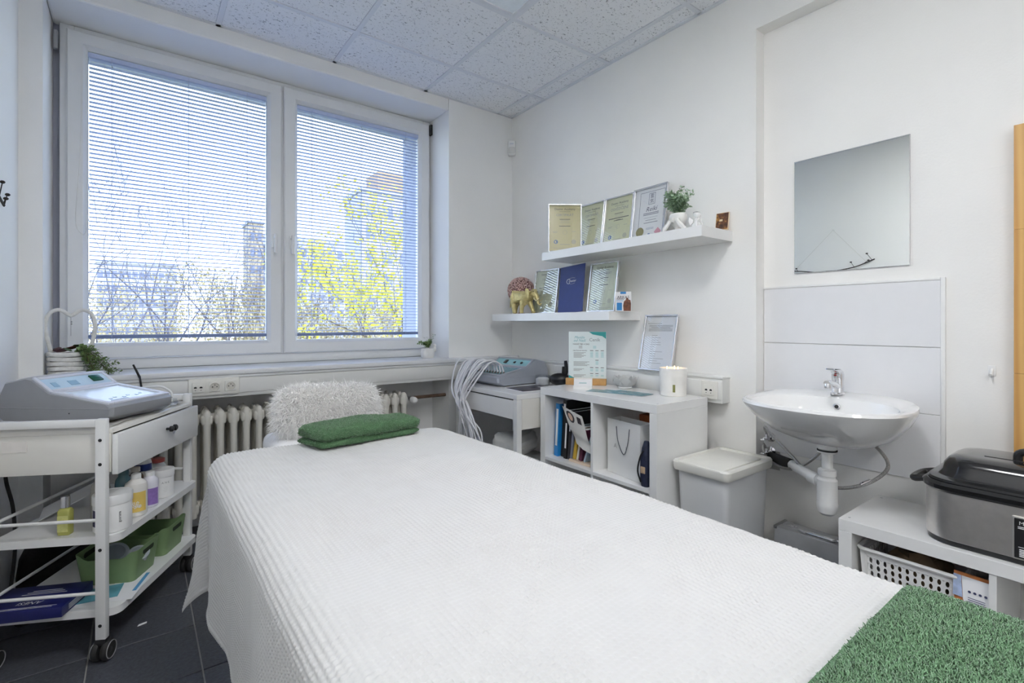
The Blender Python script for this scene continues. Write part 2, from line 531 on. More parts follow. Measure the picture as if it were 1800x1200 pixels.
sash(0.704, 1.690, 0.745, -1)
bm = NB(); box(bm, -0.335, -0.318, 3.235, 3.262, 2.455, 2.545, 0.004); part('hinge', bm, grey_plastic, wn)
bm = NB(); box(bm, 1.692, 1.709, 3.225, 3.262, 2.50, 2.575, 0.004); part('hinge', bm, dark_gap, wn)

slat_m = mat('blind_slat', S(190, 202, 234), 0.45, var=0.01)
rail_m = mat('blind_rail_blue_grey', S(120, 136, 176), 0.45, var=0.01)
cord_m = mat('blind_cord', S(176, 186, 214), 0.7)
def blind(x0, x1, label, cords, chain):
    t = thing('venetian_blind', label, 'blind', ((x0+x1)/2, 3.272, 1.03))
    h = (x1-x0)/2; zt = 2.487-1.03
    bm = NB(); box(bm, -h, h, -0.012, 0.012, zt-0.024, zt, 0.002); part('head_rail', bm, slat_m, t)
    bm = NB(); box(bm, -h+0.003, h-0.003, -0.011, 0.011, 0.014, 0.034, 0.004); part('bottom_rail', bm, rail_m, t)
    bm = NB()
    prof = [(-0.0125, -0.0014), (-0.0045, 0.0005), (0.0045, 0.0005), (0.0125, -0.0014)]
    A = [bm.verts.new((-h+0.004, y, z)) for y, z in prof]; B = [bm.verts.new((h-0.004, y, z)) for y, z in prof]
    for k in range(3): bm.faces.new((A[k], A[k+1], B[k+1], B[k]))
    me = mesh_of(bm, slat_m)
    n = 65
    for k in range(n):
        part('slat', me, None, t, loc=(0, 0, 0.050+k*(zt-0.08)/(n-1)), rot=(math.radians(-8), 0, 0))
    for cx in cords:
        bm = NB()
        tube(bm, [(cx-(x0+x1)/2, -0.014, 0.02), (cx-(x0+x1)/2, -0.014, zt-0.01)], 0.0011, 5)
        tube(bm, [(cx-(x0+x1)/2+0.004, 0.0125, 0.02), (cx-(x0+x1)/2+0.004, 0.0125, zt-0.01)], 0.0009, 5)
        part('ladder_cord', bm, cord_m, t)
    for s in (-1, 1):
        bm = NB(); tube(bm, [(s*(h-0.001), -0.006, 0.0), (s*(h-0.001), -0.006, zt)], 0.0018, 5)
        part('side_wire', bm, rail_m, t)
    if chain:
        bm = NB()
        c = chain-(x0+x1)/2
        tube(bm, spline([(c, -0.03, zt-0.02), (c-0.012, -0.036, 0.9), (c-0.028, -0.036, 0.62), (c-0.012, -0.036, 0.545), (c+0.012, -0.036, 0.56), (c+0.016, -0.036, 0.8), (c+0.012, -0.03, zt-0.02)], 5), 0.0014, 5)
        part('bead_chain', bm, white_plastic, t)
    return t
blind(-0.209, 0.610, 'open white venetian blind in the left window sash, bare trees behind it', (-0.115, 0.215, 0.505), -0.225)
blind(0.783, 1.612, 'open white venetian blind in the right window sash, yellow-green tree behind it', (0.872, 1.19, 1.512), 0)

# sill and cable ducts
bm = NB()
box(bm, NX0, NX1, 2.905, 3.262, 0.858, 0.884, 0.004)
box(bm, XL, NX0, 2.905, YW, 0.858, 0.884, 0.004)
box(bm, NX1, XR, 2.905, YW, 0.858, 0.884, 0.004)
box(bm, XL, XR, 2.914, YW, 0.842, 0.858, 0.003)
struct('trim_1', bm, pvc, True)
bm = NB()
box(bm, XL, XR-0.07, 2.922, YW, 0.742, 0.842, 0.003)
box(bm, XL, XR-0.07, 2.918, 2.925, 0.760, 0.838, 0.002)
struct('trim_2', bm, duct_pvc, True)
bm = NB()
box(bm, XR-0.066, XR, 1.258, 2.905, 0.742, 0.868, 0.003)
box(bm, XR-0.070, XR-0.06, 1.262, 2.905, 0.760, 0.846, 0.002)
box(bm, XR-0.072, XR, 1.254, 2.905, 0.858, 0.871, 0.003)
struct('trim_3', bm, duct_pvc, True)

def socket(loc, rotz, label, mods):
    t = thing('wall_socket', label, 'socket', loc, rotz)
    n = len(mods); w = 0.071*n+0.012
    bm = NB(); box(bm, -w/2, w/2, -0.011, 0, -0.043, 0.043, 0.005); part('plate', bm, cream_plastic, t)
    for i, k in enumerate(mods):
        cx = (i-(n-1)/2)*0.071
        bm = NB(); box(bm, cx-0.026, cx+0.026, -0.016, -0.010, -0.026, 0.026, 0.003)
        p = part('insert', bm, cream_plastic, t)
        if k == 'r':
            bm = NB(); lathe(bm, [(0.021, 0), (0.021, 0.002), (0.019, 0.002), (0.017, 0.0005)], 24, cap0=True)
            bm.transform(Matrix.Translation((cx, -0.0158, 0)) @ Matrix.Rotation(PI/2, 4, 'X')); part('socket_ring', bm, mat('socket_well', (0.60, 0.58, 0.52), 0.4), p)
            bm = NB()
            for dx in (-0.0095, 0.0095):
                tube(bm, [(cx+dx, -0.0165, 0), (cx+dx, -0.0185, 0)], 0.0028, 8)
            tube(bm, [(cx, -0.016, 0.010), (cx, -0.024, 0.010)], 0.0022, 8)
            part('contact', bm, black_plastic, p)
        else:
            bm = NB()
            for dx in (-0.012, 0.012):
                prism(bm, [(cx+dx-0.006, -0.003), (cx+dx+0.006, -0.003), (cx+dx+0.006, 0.003), (cx+dx, 0.006), (cx+dx-0.006, 0.003)], -0.0168, -0.0158, 'y')
                box(bm, cx+dx-0.002, cx+dx+0.002, -0.0168, -0.0158, -0.014, -0.011)
            part('port', bm, black_plastic, p)
    return t
socket((0.303, 2.918, 0.801), 0, 'cream triple socket on the cable duct under the window', ['d', 'r', 'r'])
socket((2.190, 1.318, 0.803), -PI/2, 'cream double data socket at the end of the duct behind the candle', ['d'])

# radiator
def radiator():
    t = thing('radiator', 'cream cast column radiator below the window behind the massage table', 'radiator', (0, 3.04, 0.12))
    n = 26; p = 0.0605; x1 = 1.394
    bm = NB()
    for yy in (-0.068, 0.0, 0.068):
        pts = [(0, yy, 0.03), (0, yy, 0.525)]
        rr = 0.0165
        loft = []
        for z, sx, sy in ((0.015, 0.9, 1.0), (0.05, 1.0, 1.05), (0.10, 0.82, 0.95), (0.45, 0.82, 0.95), (0.50, 1.0, 1.05), (0.54, 0.9, 1.0), (0.556, 0.4, 0.5)):
            loft.append([(0.0235*sx*math.cos(a)*0.9, yy+0.027*sy*math.sin(a), z) for a in [2*PI*k/10 for k in range(10)]])
        ring_loft(bm, loft)
    for z in (0.055, 0.505):
        box(bm, -0.026, 0.026, -0.09, 0.09, z-0.028, z+0.028, 0.014, 2)
        tube(bm, [(-0.031, 0, z), (0.031, 0, z)], 0.024, 10)
    me = mesh_of(bm, cream_metal, angle=60)
    for i in range(n):
        part('section', me, None, t, loc=(x1-0.03-i*p, 0, 0))
    bm = NB()
    for fx in (x1-0.03, x1-0.03-(n-1)*p):
        box(bm, fx-0.018, fx+0.018, -0.07, -0.035, -0.12, 0.02, 0.006); box(bm, fx-0.018, fx+0.018, 0.035, 0.07, -0.12, 0.02, 0.006)
    part('foot', bm, cream_metal, t)
    bm = NB()
    tube(bm, [(x1, 0, 0.505), (x1+0.05, 0, 0.505)], 0.014, 10)
    tube(bm, [(x1+0.03, 0, 0.505), (x1+0.03, -0.06, 0.505)], 0.013, 10)
    part('valve', bm, chrome, t)
    bm = NB()
    lathe(bm, [(0.015, 0), (0.02, 0.01), (0.021, 0.035), (0.017, 0.055), (0.010, 0.06)], 16)
    bm.transform(Matrix.Translation((x1+0.03, -0.06, 0.505)) @ Matrix.Rotation(PI/2, 4, 'X'))
    part('thermostat_knob', bm, white_plastic, t)
    bm = NB(); tube(bm, [(x1+0.05, 0, 0.505), (1.709, 0, 0.505)], 0.011, 10)
    part('pipe', bm, mat('rusty_pipe', (0.12, 0.075, 0.05), 0.6, var=0.3), t)
radiator()

# tile splash panel behind the sink
bm = NB()
sp = bpy.data.objects.new('trim_4', None); link(sp); sp['kind'] = 'structure'
tm = mat('glazed_wall_tile', (0.80, 0.80, 0.815), 0.12, var=0.008, coat=0.3)
for z0, z1 in ((0.535, 0.784), (0.786, 1.032), (1.034, 1.280)):
    bm = NB(); box(bm, RX-0.009, RX, 0.492, 1.128, z0, z1, 0.0015, 1); part('wall_tile', bm, tm, sp, False)
bm = NB(); box(bm, RX-0.012, RX, 0.478, 0.492, 0.535, 1.290, 0.003); box(bm, RX-0.012, RX, 0.492, 1.13, 1.280, 1.290, 0.003)
part('edge_trim', bm, white_plastic, sp)
# bare grey strip of old wall behind the valves
bm = NB(); box(bm, RX-0.003, RX, 1.06, 1.13, 0.45, 0.70); struct('trim_5', bm, mat('bare_plaster', (0.42, 0.41, 0.39), 0.9, var=0.1))

# pine panel standing at the right
def pine_mat():
    m = bpy.data.materials.new('pine'); m.use_nodes = True
    N = m.node_tree.nodes; L = m.node_tree.links; b = N['Principled BSDF']
    tc = N.new('ShaderNodeTexCoord'); mp = N.new('ShaderNodeMapping'); mp.inputs['Scale'].default_value = (8, 8, 0.8)
    L.new(tc.outputs['Object'], mp.inputs[0])
    w = N.new('ShaderNodeTexWave'); w.inputs['Scale'].default_value = 1.3; w.inputs['Distortion'].default_value = 5; w.inputs['Detail'].default_value = 3
    w.bands_direction = 'Y'
    L.new(mp.outputs[0], w.inputs[0])
    r = N.new('ShaderNodeValToRGB')
    r.color_ramp.elements[0].color = (*S(198, 148, 84), 1); r.color_ramp.elements[1].color = (*S(216, 172, 104), 1)
    L.new(w.outputs['Fac'], r.inputs[0]); L.new(r.outputs[0], b.inputs['Base Color']); b.inputs['Roughness'].default_value = 0.45
    MATS['pine'] = m; return m
pine = pine_mat()
wp = thing('wooden_panel', 'upright laminated pine board standing on the low shelf against the wall', 'wooden board', (2.308, 0.15, 0))
random.seed(5)
for col in range(4):
    y0 = -0.15+col*0.075
    cuts = sorted([random.uniform(0.95, 1.2), 1.43 if col == 3 else random.uniform(1.4, 1.6)])
    for a, b_ in zip([0.4485]+cuts, cuts+[1.773]):
        bm = NB(); box(bm, -0.013, 0.013, y0+0.0003, y0+0.0747, a+0.0003, b_-0.0003, 0.0006, 1)
        o = part('stave', bm, pine, wp, False)
        o.location.z = 0
# ------------------------------------------------------------------ massage table and textiles
wood_leg = mat('beech_wood', (0.45, 0.30, 0.16), 0.5, var=0.15, vscale=12)
linen = mat('white_linen', (0.80, 0.80, 0.81), 0.85, var=0.02, bump=0.15, bscale=90)
TX0, TX1, TY0, TY1, TZ = 0.16, 0.95, -0.16, 1.74, 0.730
t = thing('massage_table', 'massage table hidden under the cream waffle blanket in the middle of the room', 'massage table', (0.555, 0.79, 0))
bm = NB(); box(bm, -0.362, 0.362, -0.92, 0.915, 0.62, 0.706, 0.03, 3); part('mattress', bm, linen, t)
bm = NB(); box(bm, -0.34, 0.34, -0.88, 0.88, 0.58, 0.625, 0.006); part('frame', bm, wood_leg, t)
for sx in (-1, 1):
    for sy in (-1, 1):
        bm = NB(); box(bm, sx*0.30-0.022, sx*0.30+0.022, sy*0.72-0.022, sy*0.72+0.022, 0, 0.59, 0.004); part('leg', bm, wood_leg, t)
bm = NB()
box(bm, -0.19, 0.24, 0.99, 1.27, 0.60, 0.712, 0.035, 3)
part('headrest', bm, linen, t, label='headrest cushion under a white sheet')
bm = NB(); tube(bm, [(-0.1, 0.85, 0.615), (-0.1, 1.1, 0.615)], 0.010); tube(bm, [(0.12, 0.85, 0.615), (0.12, 1.1, 0.615)], 0.010); part('headrest_rod', bm, alu, t)

def blanket():
    R = 0.055
    fx0, fx1, fy1 = TX0+R, TX1-R, TY1-R
    res = 0.0025; p = 0.0100
    s = np.arange(fx0-0.425, fx1+0.22, res); tt = np.arange(TY0, fy1+0.30, res)
    Sg, Tg = np.meshgrid(s, tt, indexing='ij')
    ns, nt = Sg.shape
    a = np.where(Sg < fx0, fx0-Sg, np.where(Sg > fx1, Sg-fx1, 0)); sgn = np.where(Sg < fx0, -1.0, 1.0)
    b = np.maximum(Tg-fy1, 0)
    d = np.hypot(a, b); ph = np.arctan2(b, a+1e-9)
    th = np.clip(d/R, 0, PI/2)
    h = R*np.sin(th); drop = R*(1-np.cos(th)) + np.maximum(d-R*PI/2, 0)
    hang = np.maximum(d-R*PI/2, 0)
    both = np.sin(2*ph)
    fold = 0.5+0.5*np.cos((ph-0.60)*5.0)
    h = h + hang*0.225*both*fold
    drop = drop - hang*0.04*both
    # soft vertical folds on the hanging sides
    h = h + hang*(0.030*np.sin(Tg*9.0+0.6)+0.018*np.sin(Tg*21+1.7))*(np.cos(ph)**2) + hang*0.03*np.sin(Sg*14)*(np.sin(ph)**2)*(b > 0)
    X = np.clip(Sg, fx0, fx1) + sgn*h*np.cos(ph)*(a > 0)
    Y = np.minimum(Tg, fy1) + h*np.sin(ph)*(b > 0)
    Z = TZ - drop
    top = np.exp(-(d/0.05)**2)
    Z = Z + top*(0.0022*np.sin(Sg*11+np.sin(Tg*6)*1.2)+0.0018*np.sin(Tg*17+Sg*7)+0.0012*np.sin(Sg*31-Tg*12)+0.0008*np.sin(Sg*53+4*np.sin(Tg*13))*np.sin(Tg*47+Sg*9))
    Z = Z - 0.012*np.clip((Tg-1.35)/0.35, 0, 1)**2*np.clip((Sg-0.55)/0.35, 0, 1)
    V = np.stack([X, Y, Z], -1)
    gu = np.gradient(V, axis=0); gv = np.gradient(V, axis=1)
    N = np.cross(gu, gv); N /= np.linalg.norm(N, axis=2)[..., None]+1e-9
    js = 0.0009*np.sin(Tg*17+Sg*5)+0.0004*np.sin(Tg*61); jt = 0.0009*np.sin(Sg*19+Tg*4)+0.0004*np.sin(Sg*67)
    row = np.floor((Tg+jt)/p)
    bmp = np.sqrt((0.5+0.5*np.cos(2*PI*(Sg+js)/p))*(0.5+0.5*np.cos(2*PI*(Tg+jt)/p)))
    nz = np.sin(Sg*37+3*np.sin(Tg*19))*np.sin(Tg*41+2*np.sin(Sg*23))
    amp = 0.0042*(0.80+0.30*np.sin(Sg*13+1)*np.sin(Tg*11)+0.25*nz)
    edge = np.minimum(Sg-s[0], tt[-1]-Tg)
    lip = np.clip(1-edge/0.018, 0, 1)
    V = V + N*(bmp*amp + 0.003*np.sin(lip*PI))[..., None]
    idx = np.arange(ns*nt).reshape(ns, nt)
    Q = np.stack([idx[:-1, :-1], idx[1:, :-1], idx[1:, 1:], idx[:-1, 1:]], -1).reshape(-1, 4)
    m = mat('cream_fleece', (0.545, 0.545, 0.540), 0.9, var=0.012, vscale=5, sheen=0.25)
    o = bpy.data.objects.new('blanket', np_mesh(V.reshape(-1, 3), Q, None, m)); link(o)
    o['label'] = 'cream waffle-textured fleece blanket spread over the massage table'; o['category'] = 'blanket'
blanket()

green_base = mat('green_towel_base', S(82, 118, 82), 0.95, var=0.12, vscale=30, bump=0.4, bscale=200)
green_pile = mat('green_towel_pile', S(100, 136, 100), 0.9, var=0.15, vscale=60, sheen=0.3)

def folded_towel():
    t = thing('folded_towel', 'folded green towel lying by the fluffy pillow at the far end of the table', 'towel', (0.445, 1.545, TZ+0.003), math.radians(5.5))
    L = 0.345
    def layer(z0, z1, y0, y1, bulge, sd):
        bm = NB(); rings = []
        n = 22
        for i in range(n+1):
            u = i/n; x = L*u
            k = 1.0 if 0 < i < n else 0.55
            sk = 0.02*(1-u)
            r = []
            hz = (z1-z0)/2*(0.82+0.22*math.sin(PI*min(1, u*1.15))) ; cz = z0+hz
            for j in range(20):
                a = 2*PI*j/20
                ca, sa = math.cos(a), math.sin(a)
                yy = (y0+y1)/2 + (y1-y0)/2*math.copysign(abs(ca)**0.45, ca)*(0.97 if k == 1 else 0.9)
                zz = cz + hz*k*math.copysign(abs(sa)**0.6, sa)
                yy += 0.003*math.sin(u*9+sd+j*0.4); zz += 0.0015*math.sin(u*14+sd*2+j)
                r.append((x + sk*(yy-y0)/(y1-y0)*-1.2 + 0.004*math.sin(j*0.9+sd), yy, max(zz, 0.0005)))
            rings.append(r)
        ring_loft(bm, rings); bmesh.ops.recalc_face_normals(bm, faces=bm.faces[:])
        return bm
    m1 = mesh_of(layer(0, 0.028, 0.004, 0.15, 0, 0.3), green_base, angle=80)
    lower = part('lower_fold', m1, None, t)
    bm = layer(0.022, 0.066, -0.004, 0.152, 0, 1.4)
    m2 = mesh_of(bm, green_base, angle=80)
    upper = part('upper_fold', m2, None, t)
    part('pile', fur(m2, 20000, 0.0042, 0.0013, 3, loop=True, mat=green_pile), None, upper, kind='stuff')
    part('pile', fur(m1, 4000, 0.003, 0.002, 4, loop=True, mat=green_pile), None, lower, kind='stuff')
folded_towel()

def foot_towel():
    t = thing('spread_towel', 'green terry towel in the bottom right corner on the near end of the blanket', 'towel', (0.5775, -0.005, TZ+0.003))
    bm = NB()
    nx, ny = 40, 30
    rings = []
    w, d, hgt = 0.535, 0.44, 0.041
    for i in range(nx+1):
        u = -1+2*i/nx
        r = []
        m = 26
        kx = (1-abs(u)**14)
        for j in range(m):
            a = 2*PI*j/m; ca, sa = math.cos(a), math.sin(a)
            y = d/2*math.copysign(abs(ca)**0.35, ca)
            z = hgt/2 + hgt/2*math.copysign(abs(sa)**0.8, sa)*(0.35+0.65*kx)
            r.append((w/2*u, y+0.002*math.sin(u*7), z+0.0015*math.sin(u*9+y*20)*(sa > 0)))
        rings.append(r)
    ring_loft(bm, rings); bmesh.ops.recalc_face_normals(bm, faces=bm.faces[:])
    # finer grid so the pile has normals everywhere
    bmesh.ops.subdivide_edges(bm, edges=bm.edges[:], cuts=1, use_grid_fill=True)
    m = mesh_of(bm, green_base, angle=70)
    o = part('towel_body', m, None, t)
    part('pile', fur(m, 120000, 0.0042, 0.0012, 8, jitter=0.9, loop=True, mat=green_pile,
                     keep=lambda c, n: (n[:, 2] > -0.2)*(c[:, 1] < d/2-0.004)*1.0+0.02), None, o, kind='stuff')
    bm = NB(); tube(bm, [(-w/2+0.005, d/2-0.002, 0.017), (w/2-0.004, d/2-0.002, 0.017)], 0.008, 8); part('hem', bm, green_base, t)
foot_towel()

def pillow():
    t = thing('fluffy_pillow', 'white fluffy fur pillow leaning on the headrest behind the green towel', 'pillow', (0.565, 1.875, 0.71), (math.radians(-14), math.radians(1.5), math.radians(-3)))
    bm = NB(); rings = []
    W, Hh, D = 0.176, 0.084, 0.055
    n = 18
    for i in range(n+1):
        a = -PI/2+PI*i/n
        yy = D*math.sin(a); k = math.cos(a)**0.45 if 0 < i < n else 0.02
        r = []
        for j in range(40):
            b = 2*PI*j/40; cb, sb = math.cos(b), math.sin(b)
            r.append((W*k*math.copysign(abs(cb)**0.42, cb)*(1-0.03*sb), yy, 0.094+Hh*k*math.copysign(abs(sb)**0.48, sb)*(0.94+0.10*abs(cb))))
        rings.append(r)
    ring_loft(bm, rings); bmesh.ops.recalc_face_normals(bm, faces=bm.faces[:])
    fm = mat('white_fur', (0.93, 0.92, 0.91), 0.9, var=0.03)
    m = mesh_of(bm, fm, angle=90)
    o = part('cushion', m, None, t)
    part('fur', fur(m, 16000, 0.030, 0.0026, 5, droop=0.9, jitter=0.8, mat=fm), None, o, kind='stuff')
pillow()

# ------------------------------------------------------------------ trolley
TA = math.radians(-27.0)
TM = Matrix.Translation((-0.10, 2.13, 0)) @ Matrix.Rotation(TA, 4, 'Z')
def TP(x, y, z): return tuple(TM @ Vector((x, y, z)))
def trolley():
    t = thing('trolley', 'white metal trolley with a drawer and two lower shelves by the left wall', 'trolley', (-0.10, 2.13, 0), TA)
    X0, X1, Y1 = -0.325, 0.0, 0.60
    for x in (X0, X1):
        for y in (0.0, Y1):
            bm = NB(); box(bm, x-0.0155, x+0.0155, y-0.011, y+0.011, 0.075, 0.805, 0.0025)
            p = part('post', bm, white_metal, t)
            bm = NB()
            for z in (0.122, 0.152+0.22, 0.655, 0.735):
                lathe(bm, [(0.0055, 0), (0.0055, 0.001)], 12)
                vs = [v for v in bm.verts if not v.tag]
                for v in vs:
                    v.co = Vector((x+v.co.x, y-0.0113-v.co.z, z+v.co.y)); v.tag = True
            part('screw_hole', bm, black_plastic, p)
            # caster
            bm = NB()
            for dx in (-0.014, 0.014):
                lathe(bm, [(0.010, -0.008), (0.030, -0.009), (0.033, -0.004), (0.033, 0.004), (0.030, 0.009), (0.010, 0.008)], 22)
                vs = [v for v in bm.verts if not v.tag]
                for v in vs:
                    v.co = Vector((x+dx+v.co.z, y+0.006+v.co.x, 0.033+v.co.y)); v.tag = True
            c = part('caster', bm, black_rubber, t)
            bm = NB()
            box(bm, x-0.016, x+0.016, y-0.012, y+0.024, 0.052, 0.080, 0.008)
            tube(bm, [(x-0.024, y+0.006, 0.033), (x+0.024, y+0.006, 0.033)], 0.008, 10)
            part('fork', bm, black_plastic, c)
            bm = NB()
            for dx in (-0.0245, 0.0245):
                lathe(bm, [(0.026, -0.0012), (0.028, -0.0012), (0.028, 0.0012), (0.026, 0.0012)], 22, cap0=False, cap1=False)
                vs = [v for v in bm.verts if not v.tag]
                for v in vs:
                    v.co = Vector((x+dx+v.co.z, y+0.006+v.co.x, 0.033+v.co.y)); v.tag = True
            part('wheel_ring', bm, mat('grey_ring', (0.35, 0.35, 0.36), 0.4), c)
    for y in (0.0, Y1):
        bm = NB(); box(bm, X0+0.0155, X1-0.0155, y-0.011, y+0.011, 0.778, 0.803, 0.003); part('end_rail', bm, white_metal, t)
        for z in (0.226, 0.468):
            bm = NB(); tube(bm, [(X0, y, z), (X1, y, z)], 0.0055, 10); part('rod', bm, white_metal, t)
    for z in (0.226, 0.468):
        bm = NB(); tube(bm, [(X0, 0, z), (X0, Y1, z)], 0.0055, 10); part('rod', bm, white_metal, t)
    # drawer box and front
    bm = NB()
    box(bm, X0-0.01, X1+0.022, 0.013, Y1-0.013, 0.752, 0.768, 0.002)
    box(bm, X0-0.008, X1+0.018, 0.013, 0.028, 0.622, 0.752, 0.002)
    box(bm, X0-0.008, X1+0.018, Y1-0.028, Y1-0.013, 0.622, 0.752, 0.002)
    box(bm, X0-0.008, X0+0.008, 0.028, Y1-0.028, 0.622, 0.752)
    box(bm, X0-0.008, X1+0.014, 0.028, Y1-0.028, 0.622, 0.634)
    part('drawer_case', bm, mat('cream_lacquer', (0.78, 0.76, 0.71), 0.35, var=0.01), t)
    bm = NB(); box(bm, X1+0.022, X1+0.040, 0.012, Y1+0.006, 0.614, 0.749, 0.002)
    d = part('drawer_front', bm, white_lacq, t)
    for yy, r in ((0.33, 0.0115), (0.358, 0.0125)):
        bm = NB(); lathe(bm, [(0.005, 0), (0.005, 0.012), (r, 0.014), (r, 0.022), (r*0.7, 0.026)], 16)
        bm.transform(Matrix.Translation((X1+0.040, yy, 0.700)) @ Matrix.Rotation(PI/2, 4, 'Y')); part('knob', bm, black_plastic, d)
    bm = NB(); pts = [(X1+0.052, 0.365+0.014*math.cos(a), 0.687+0.012*math.sin(a)) for a in [2*PI*k/16 for k in range(17)]]
    tube(bm, pts, 0.0012, 5, False); part('elastic_loop', bm, white_plastic, d)
    bm = NB(); box(bm, X0+0.03, X0+0.10, 0.0105, 0.0128, 0.70, 0.735); part('clear_tag', bm, mat('pale_tag', (0.80, 0.76, 0.72), 0.2), t, False)
    # shelves with rounded corners in front of the posts
    for z in (0.385, 0.140):
        bm = NB()
        prism(bm, rrect(X1+0.04-(X0-0.012), Y1-0.0, 0.035, 6, (X1+0.04+X0-0.012)/2, Y1/2+0.0115), z, z+0.025, 'z')
        part('shelf', bm, white_metal, t)
trolley()

def pressotherapy(label, loc, rotz, w, pale, screens):
    """local: nose towards +x, depth along -x, width along y, origin at the nose centre"""
    t = thing('massage_machine', label, 'machine', loc, rotz)
    body, deck = pale
    h = w/2; D = 0.43
    side = [(-0.004, 0.020), (0.0, 0.030), (0.0, 0.052), (-0.012, 0.062), (-0.235, 0.100), (-0.300, 0.148), (-0.325, 0.153), (-0.405, 0.136), (-D, 0.085), (-D, 0.012), (-0.41, 0.0), (-0.04, 0.0)]
    bm = NB(); rings = []
    for yy, k, dz in ((-h, 0.955, 0.004), (-h+0.012, 1.0, 0.0), (0, 1.0, 0.003), (h-0.012, 1.0, 0.0), (h, 0.955, 0.004)):
        rings.append([(x if k == 1 else -D/2+(x+D/2)*k, yy, (z if k == 1 else 0.05+(z-0.05)*k)) for x, z in side])
    ring_loft(bm, rings); bmesh.ops.recalc_face_normals(bm, faces=bm.faces[:])
    b = part('body', bm, body, t)
    b_top = 0.0
    bm = NB(); box(bm, -D+0.012, -0.004, -h-0.0015, h+0.0015, 0.046, 0.049, 0.001, 1); part('seam', bm, body, b)
    # raised rim and recessed panels on the two slopes
    def slope(name, a, c, m, inset, lift, y0, y1, thick=0.004):
        ax, az = a; cx, cz = c
        d = Vector((cx-ax, 0, cz-az)); L = d.length; d.normalize(); n = Vector((-d.z, 0, d.x))
        if n.z < 0: n = -n
        M = Matrix(((d.x, 0, n.x, ax), (0, 1, 0, 0), (d.z, 0, n.z, az), (0, 0, 0, 1)))
        return M, L
    M1, L1 = slope('deck', (-0.012, 0.062), (-0.235, 0.100), deck, 0, 0, -h, h)
    M2, L2 = slope('screen', (-0.235, 0.100), (-0.300, 0.148), deck, 0, 0, -h, h)
    def rim(M, L, y0, y1, x0, x1, w_, m, name):
        bm = NB()
        for q in ((x0, x1, y0, y0+w_), (x0, x1, y1-w_, y1), (x0, x0+w_, y0+w_, y1-w_), (x1-w_, x1, y0+w_, y1-w_)):
            box(bm, q[0], q[1], q[2], q[3], -0.002, 0.006, 0.002, 2)
        bm.transform(M); return part(name, bm, m, t)
    r1 = rim(M1, L1, -h+0.006, h-0.006, 0.002, L1-0.002, 0.022, deck, 'deck_rim')
    r2 = rim(M2, L2, -h+0.006, h-0.006, 0.0, L2+0.004, 0.013, deck, 'screen_rim')
    s1, s2 = screens
    bm = NB(); box(bm, 0.024, L1-0.024, -h+0.028, h-0.028, -0.001, 0.002); bm.transform(M1); k1 = part('control_panel', bm, s1, t, False)
    bm = NB(); box(bm, 0.013, L2-0.009, -h+0.019, h-0.019, -0.001, 0.002); bm.transform(M2); k2 = part('display_panel', bm, s2, t, False)
    return t, M1, L1, M2, L2, k1, k2, h

pan1 = mat('ice_blue_panel', S(214, 226, 240), 0.15, var=0.02)
pan2 = mat('pale_blue_panel', S(196, 220, 236), 0.12, var=0.06, vscale=14)
mc = pressotherapy('silver grey treatment machine with a pale sloping panel on top of the trolley',
                   (0.015, 2.300, 0.777), math.radians(-41), 0.285, (grey_plastic, pale_plastic), (pan1, pan2))
t, M1, L1, M2, L2, k1, k2, h = mc
bm = NB()
for i in range(6):
    box(bm, 0.05+0.012*(i % 2), 0.058+0.012*(i % 2), -0.08+0.028*i, -0.07+0.028*i, 0.002, 0.003)
box(bm, 0.035, 0.040, -0.09, -0.02, 0.002, 0.0028)
bm.transform(M1); part('button_print', bm, mat('pale_grey_print', S(170, 190, 215), 0.5), k1, False)
bm = NB()
for (y, w_) in ((-0.09, 0.02), (-0.02, 0.035)):
    box(bm, 0.025, 0.05, y-w_/2, y+w_/2, 0.002, 0.003)
bm.transform(M2); part('display_print', bm, mat('blue_grey_print', S(140, 175, 200), 0.4), k2, False)
bm = NB(); box(bm, 0.030, 0.062, 0.055, 0.098, 0.002, 0.008, 0.002); bm.transform(M2)
part('power_switch', bm, mat('dark_green_switch', S(20, 84, 52), 0.2), k2, label='dark green rocker switch')
bm = NB()
part('tube_rack', prism(bm, [(-0.335, 0.150), (-0.40, 0.136), (-0.40, 0.142), (-0.335, 0.156)], -0.10, 0.10, 'y', 0.002), pale_plastic, t)
bm = NB(); box(bm, -0.155, -0.152, -h-0.0035, -h-0.002, 0.030, 0.034); part('side_screw', bm, black_plastic, t)
bm = NB()
tube(bm, spline([(-0.25, h+0.0, 0.05), (-0.18, h+0.02, 0.075), (-0.10, h+0.045, 0.085), (-0.06, h+0.06, 0.06), (-0.06, h+0.065, 0.02)]), 0.0045, 8)
part('air_tube', bm, white_plastic, t)

# cloth under the machine
bm = NB()
cl = mat('white_cotton', (0.76, 0.75, 0.73), 0.9, var=0.06, vscale=20, bump=0.3)
nx, ny = 24, 34
G = []
for i in range(nx+1):
    row = []
    for j in range(ny+1):
        x = -0.32+0.325*i/nx+0.006*math.sin(j*0.7); y = 0.03+0.55*j/ny+0.004*math.sin(i*0.9)
        z = 0.7705+0.0025*(1+math.sin(i*1.3+j*0.5)) * (1.0 if i > nx-5 else 0.3)
        row.append((x, y, z))
    G.append(row)
V = [[bm.verts.new(p) for p in r] for r in G]
for i in range(nx):
    for j in range(ny): bm.faces.new((V[i][j], V[i+1][j], V[i+1][j+1], V[i][j+1]))
bmesh.ops.solidify(bm, geom=bm.faces[:], thickness=-0.002)
for v in bm.verts: v.co.z = max(v.co.z, 0.7685)
single('trolley_cloth', bm, cl, 'white cotton cloth under the grey machine on the trolley', 'cloth', (-0.10, 2.13, 0), TA)

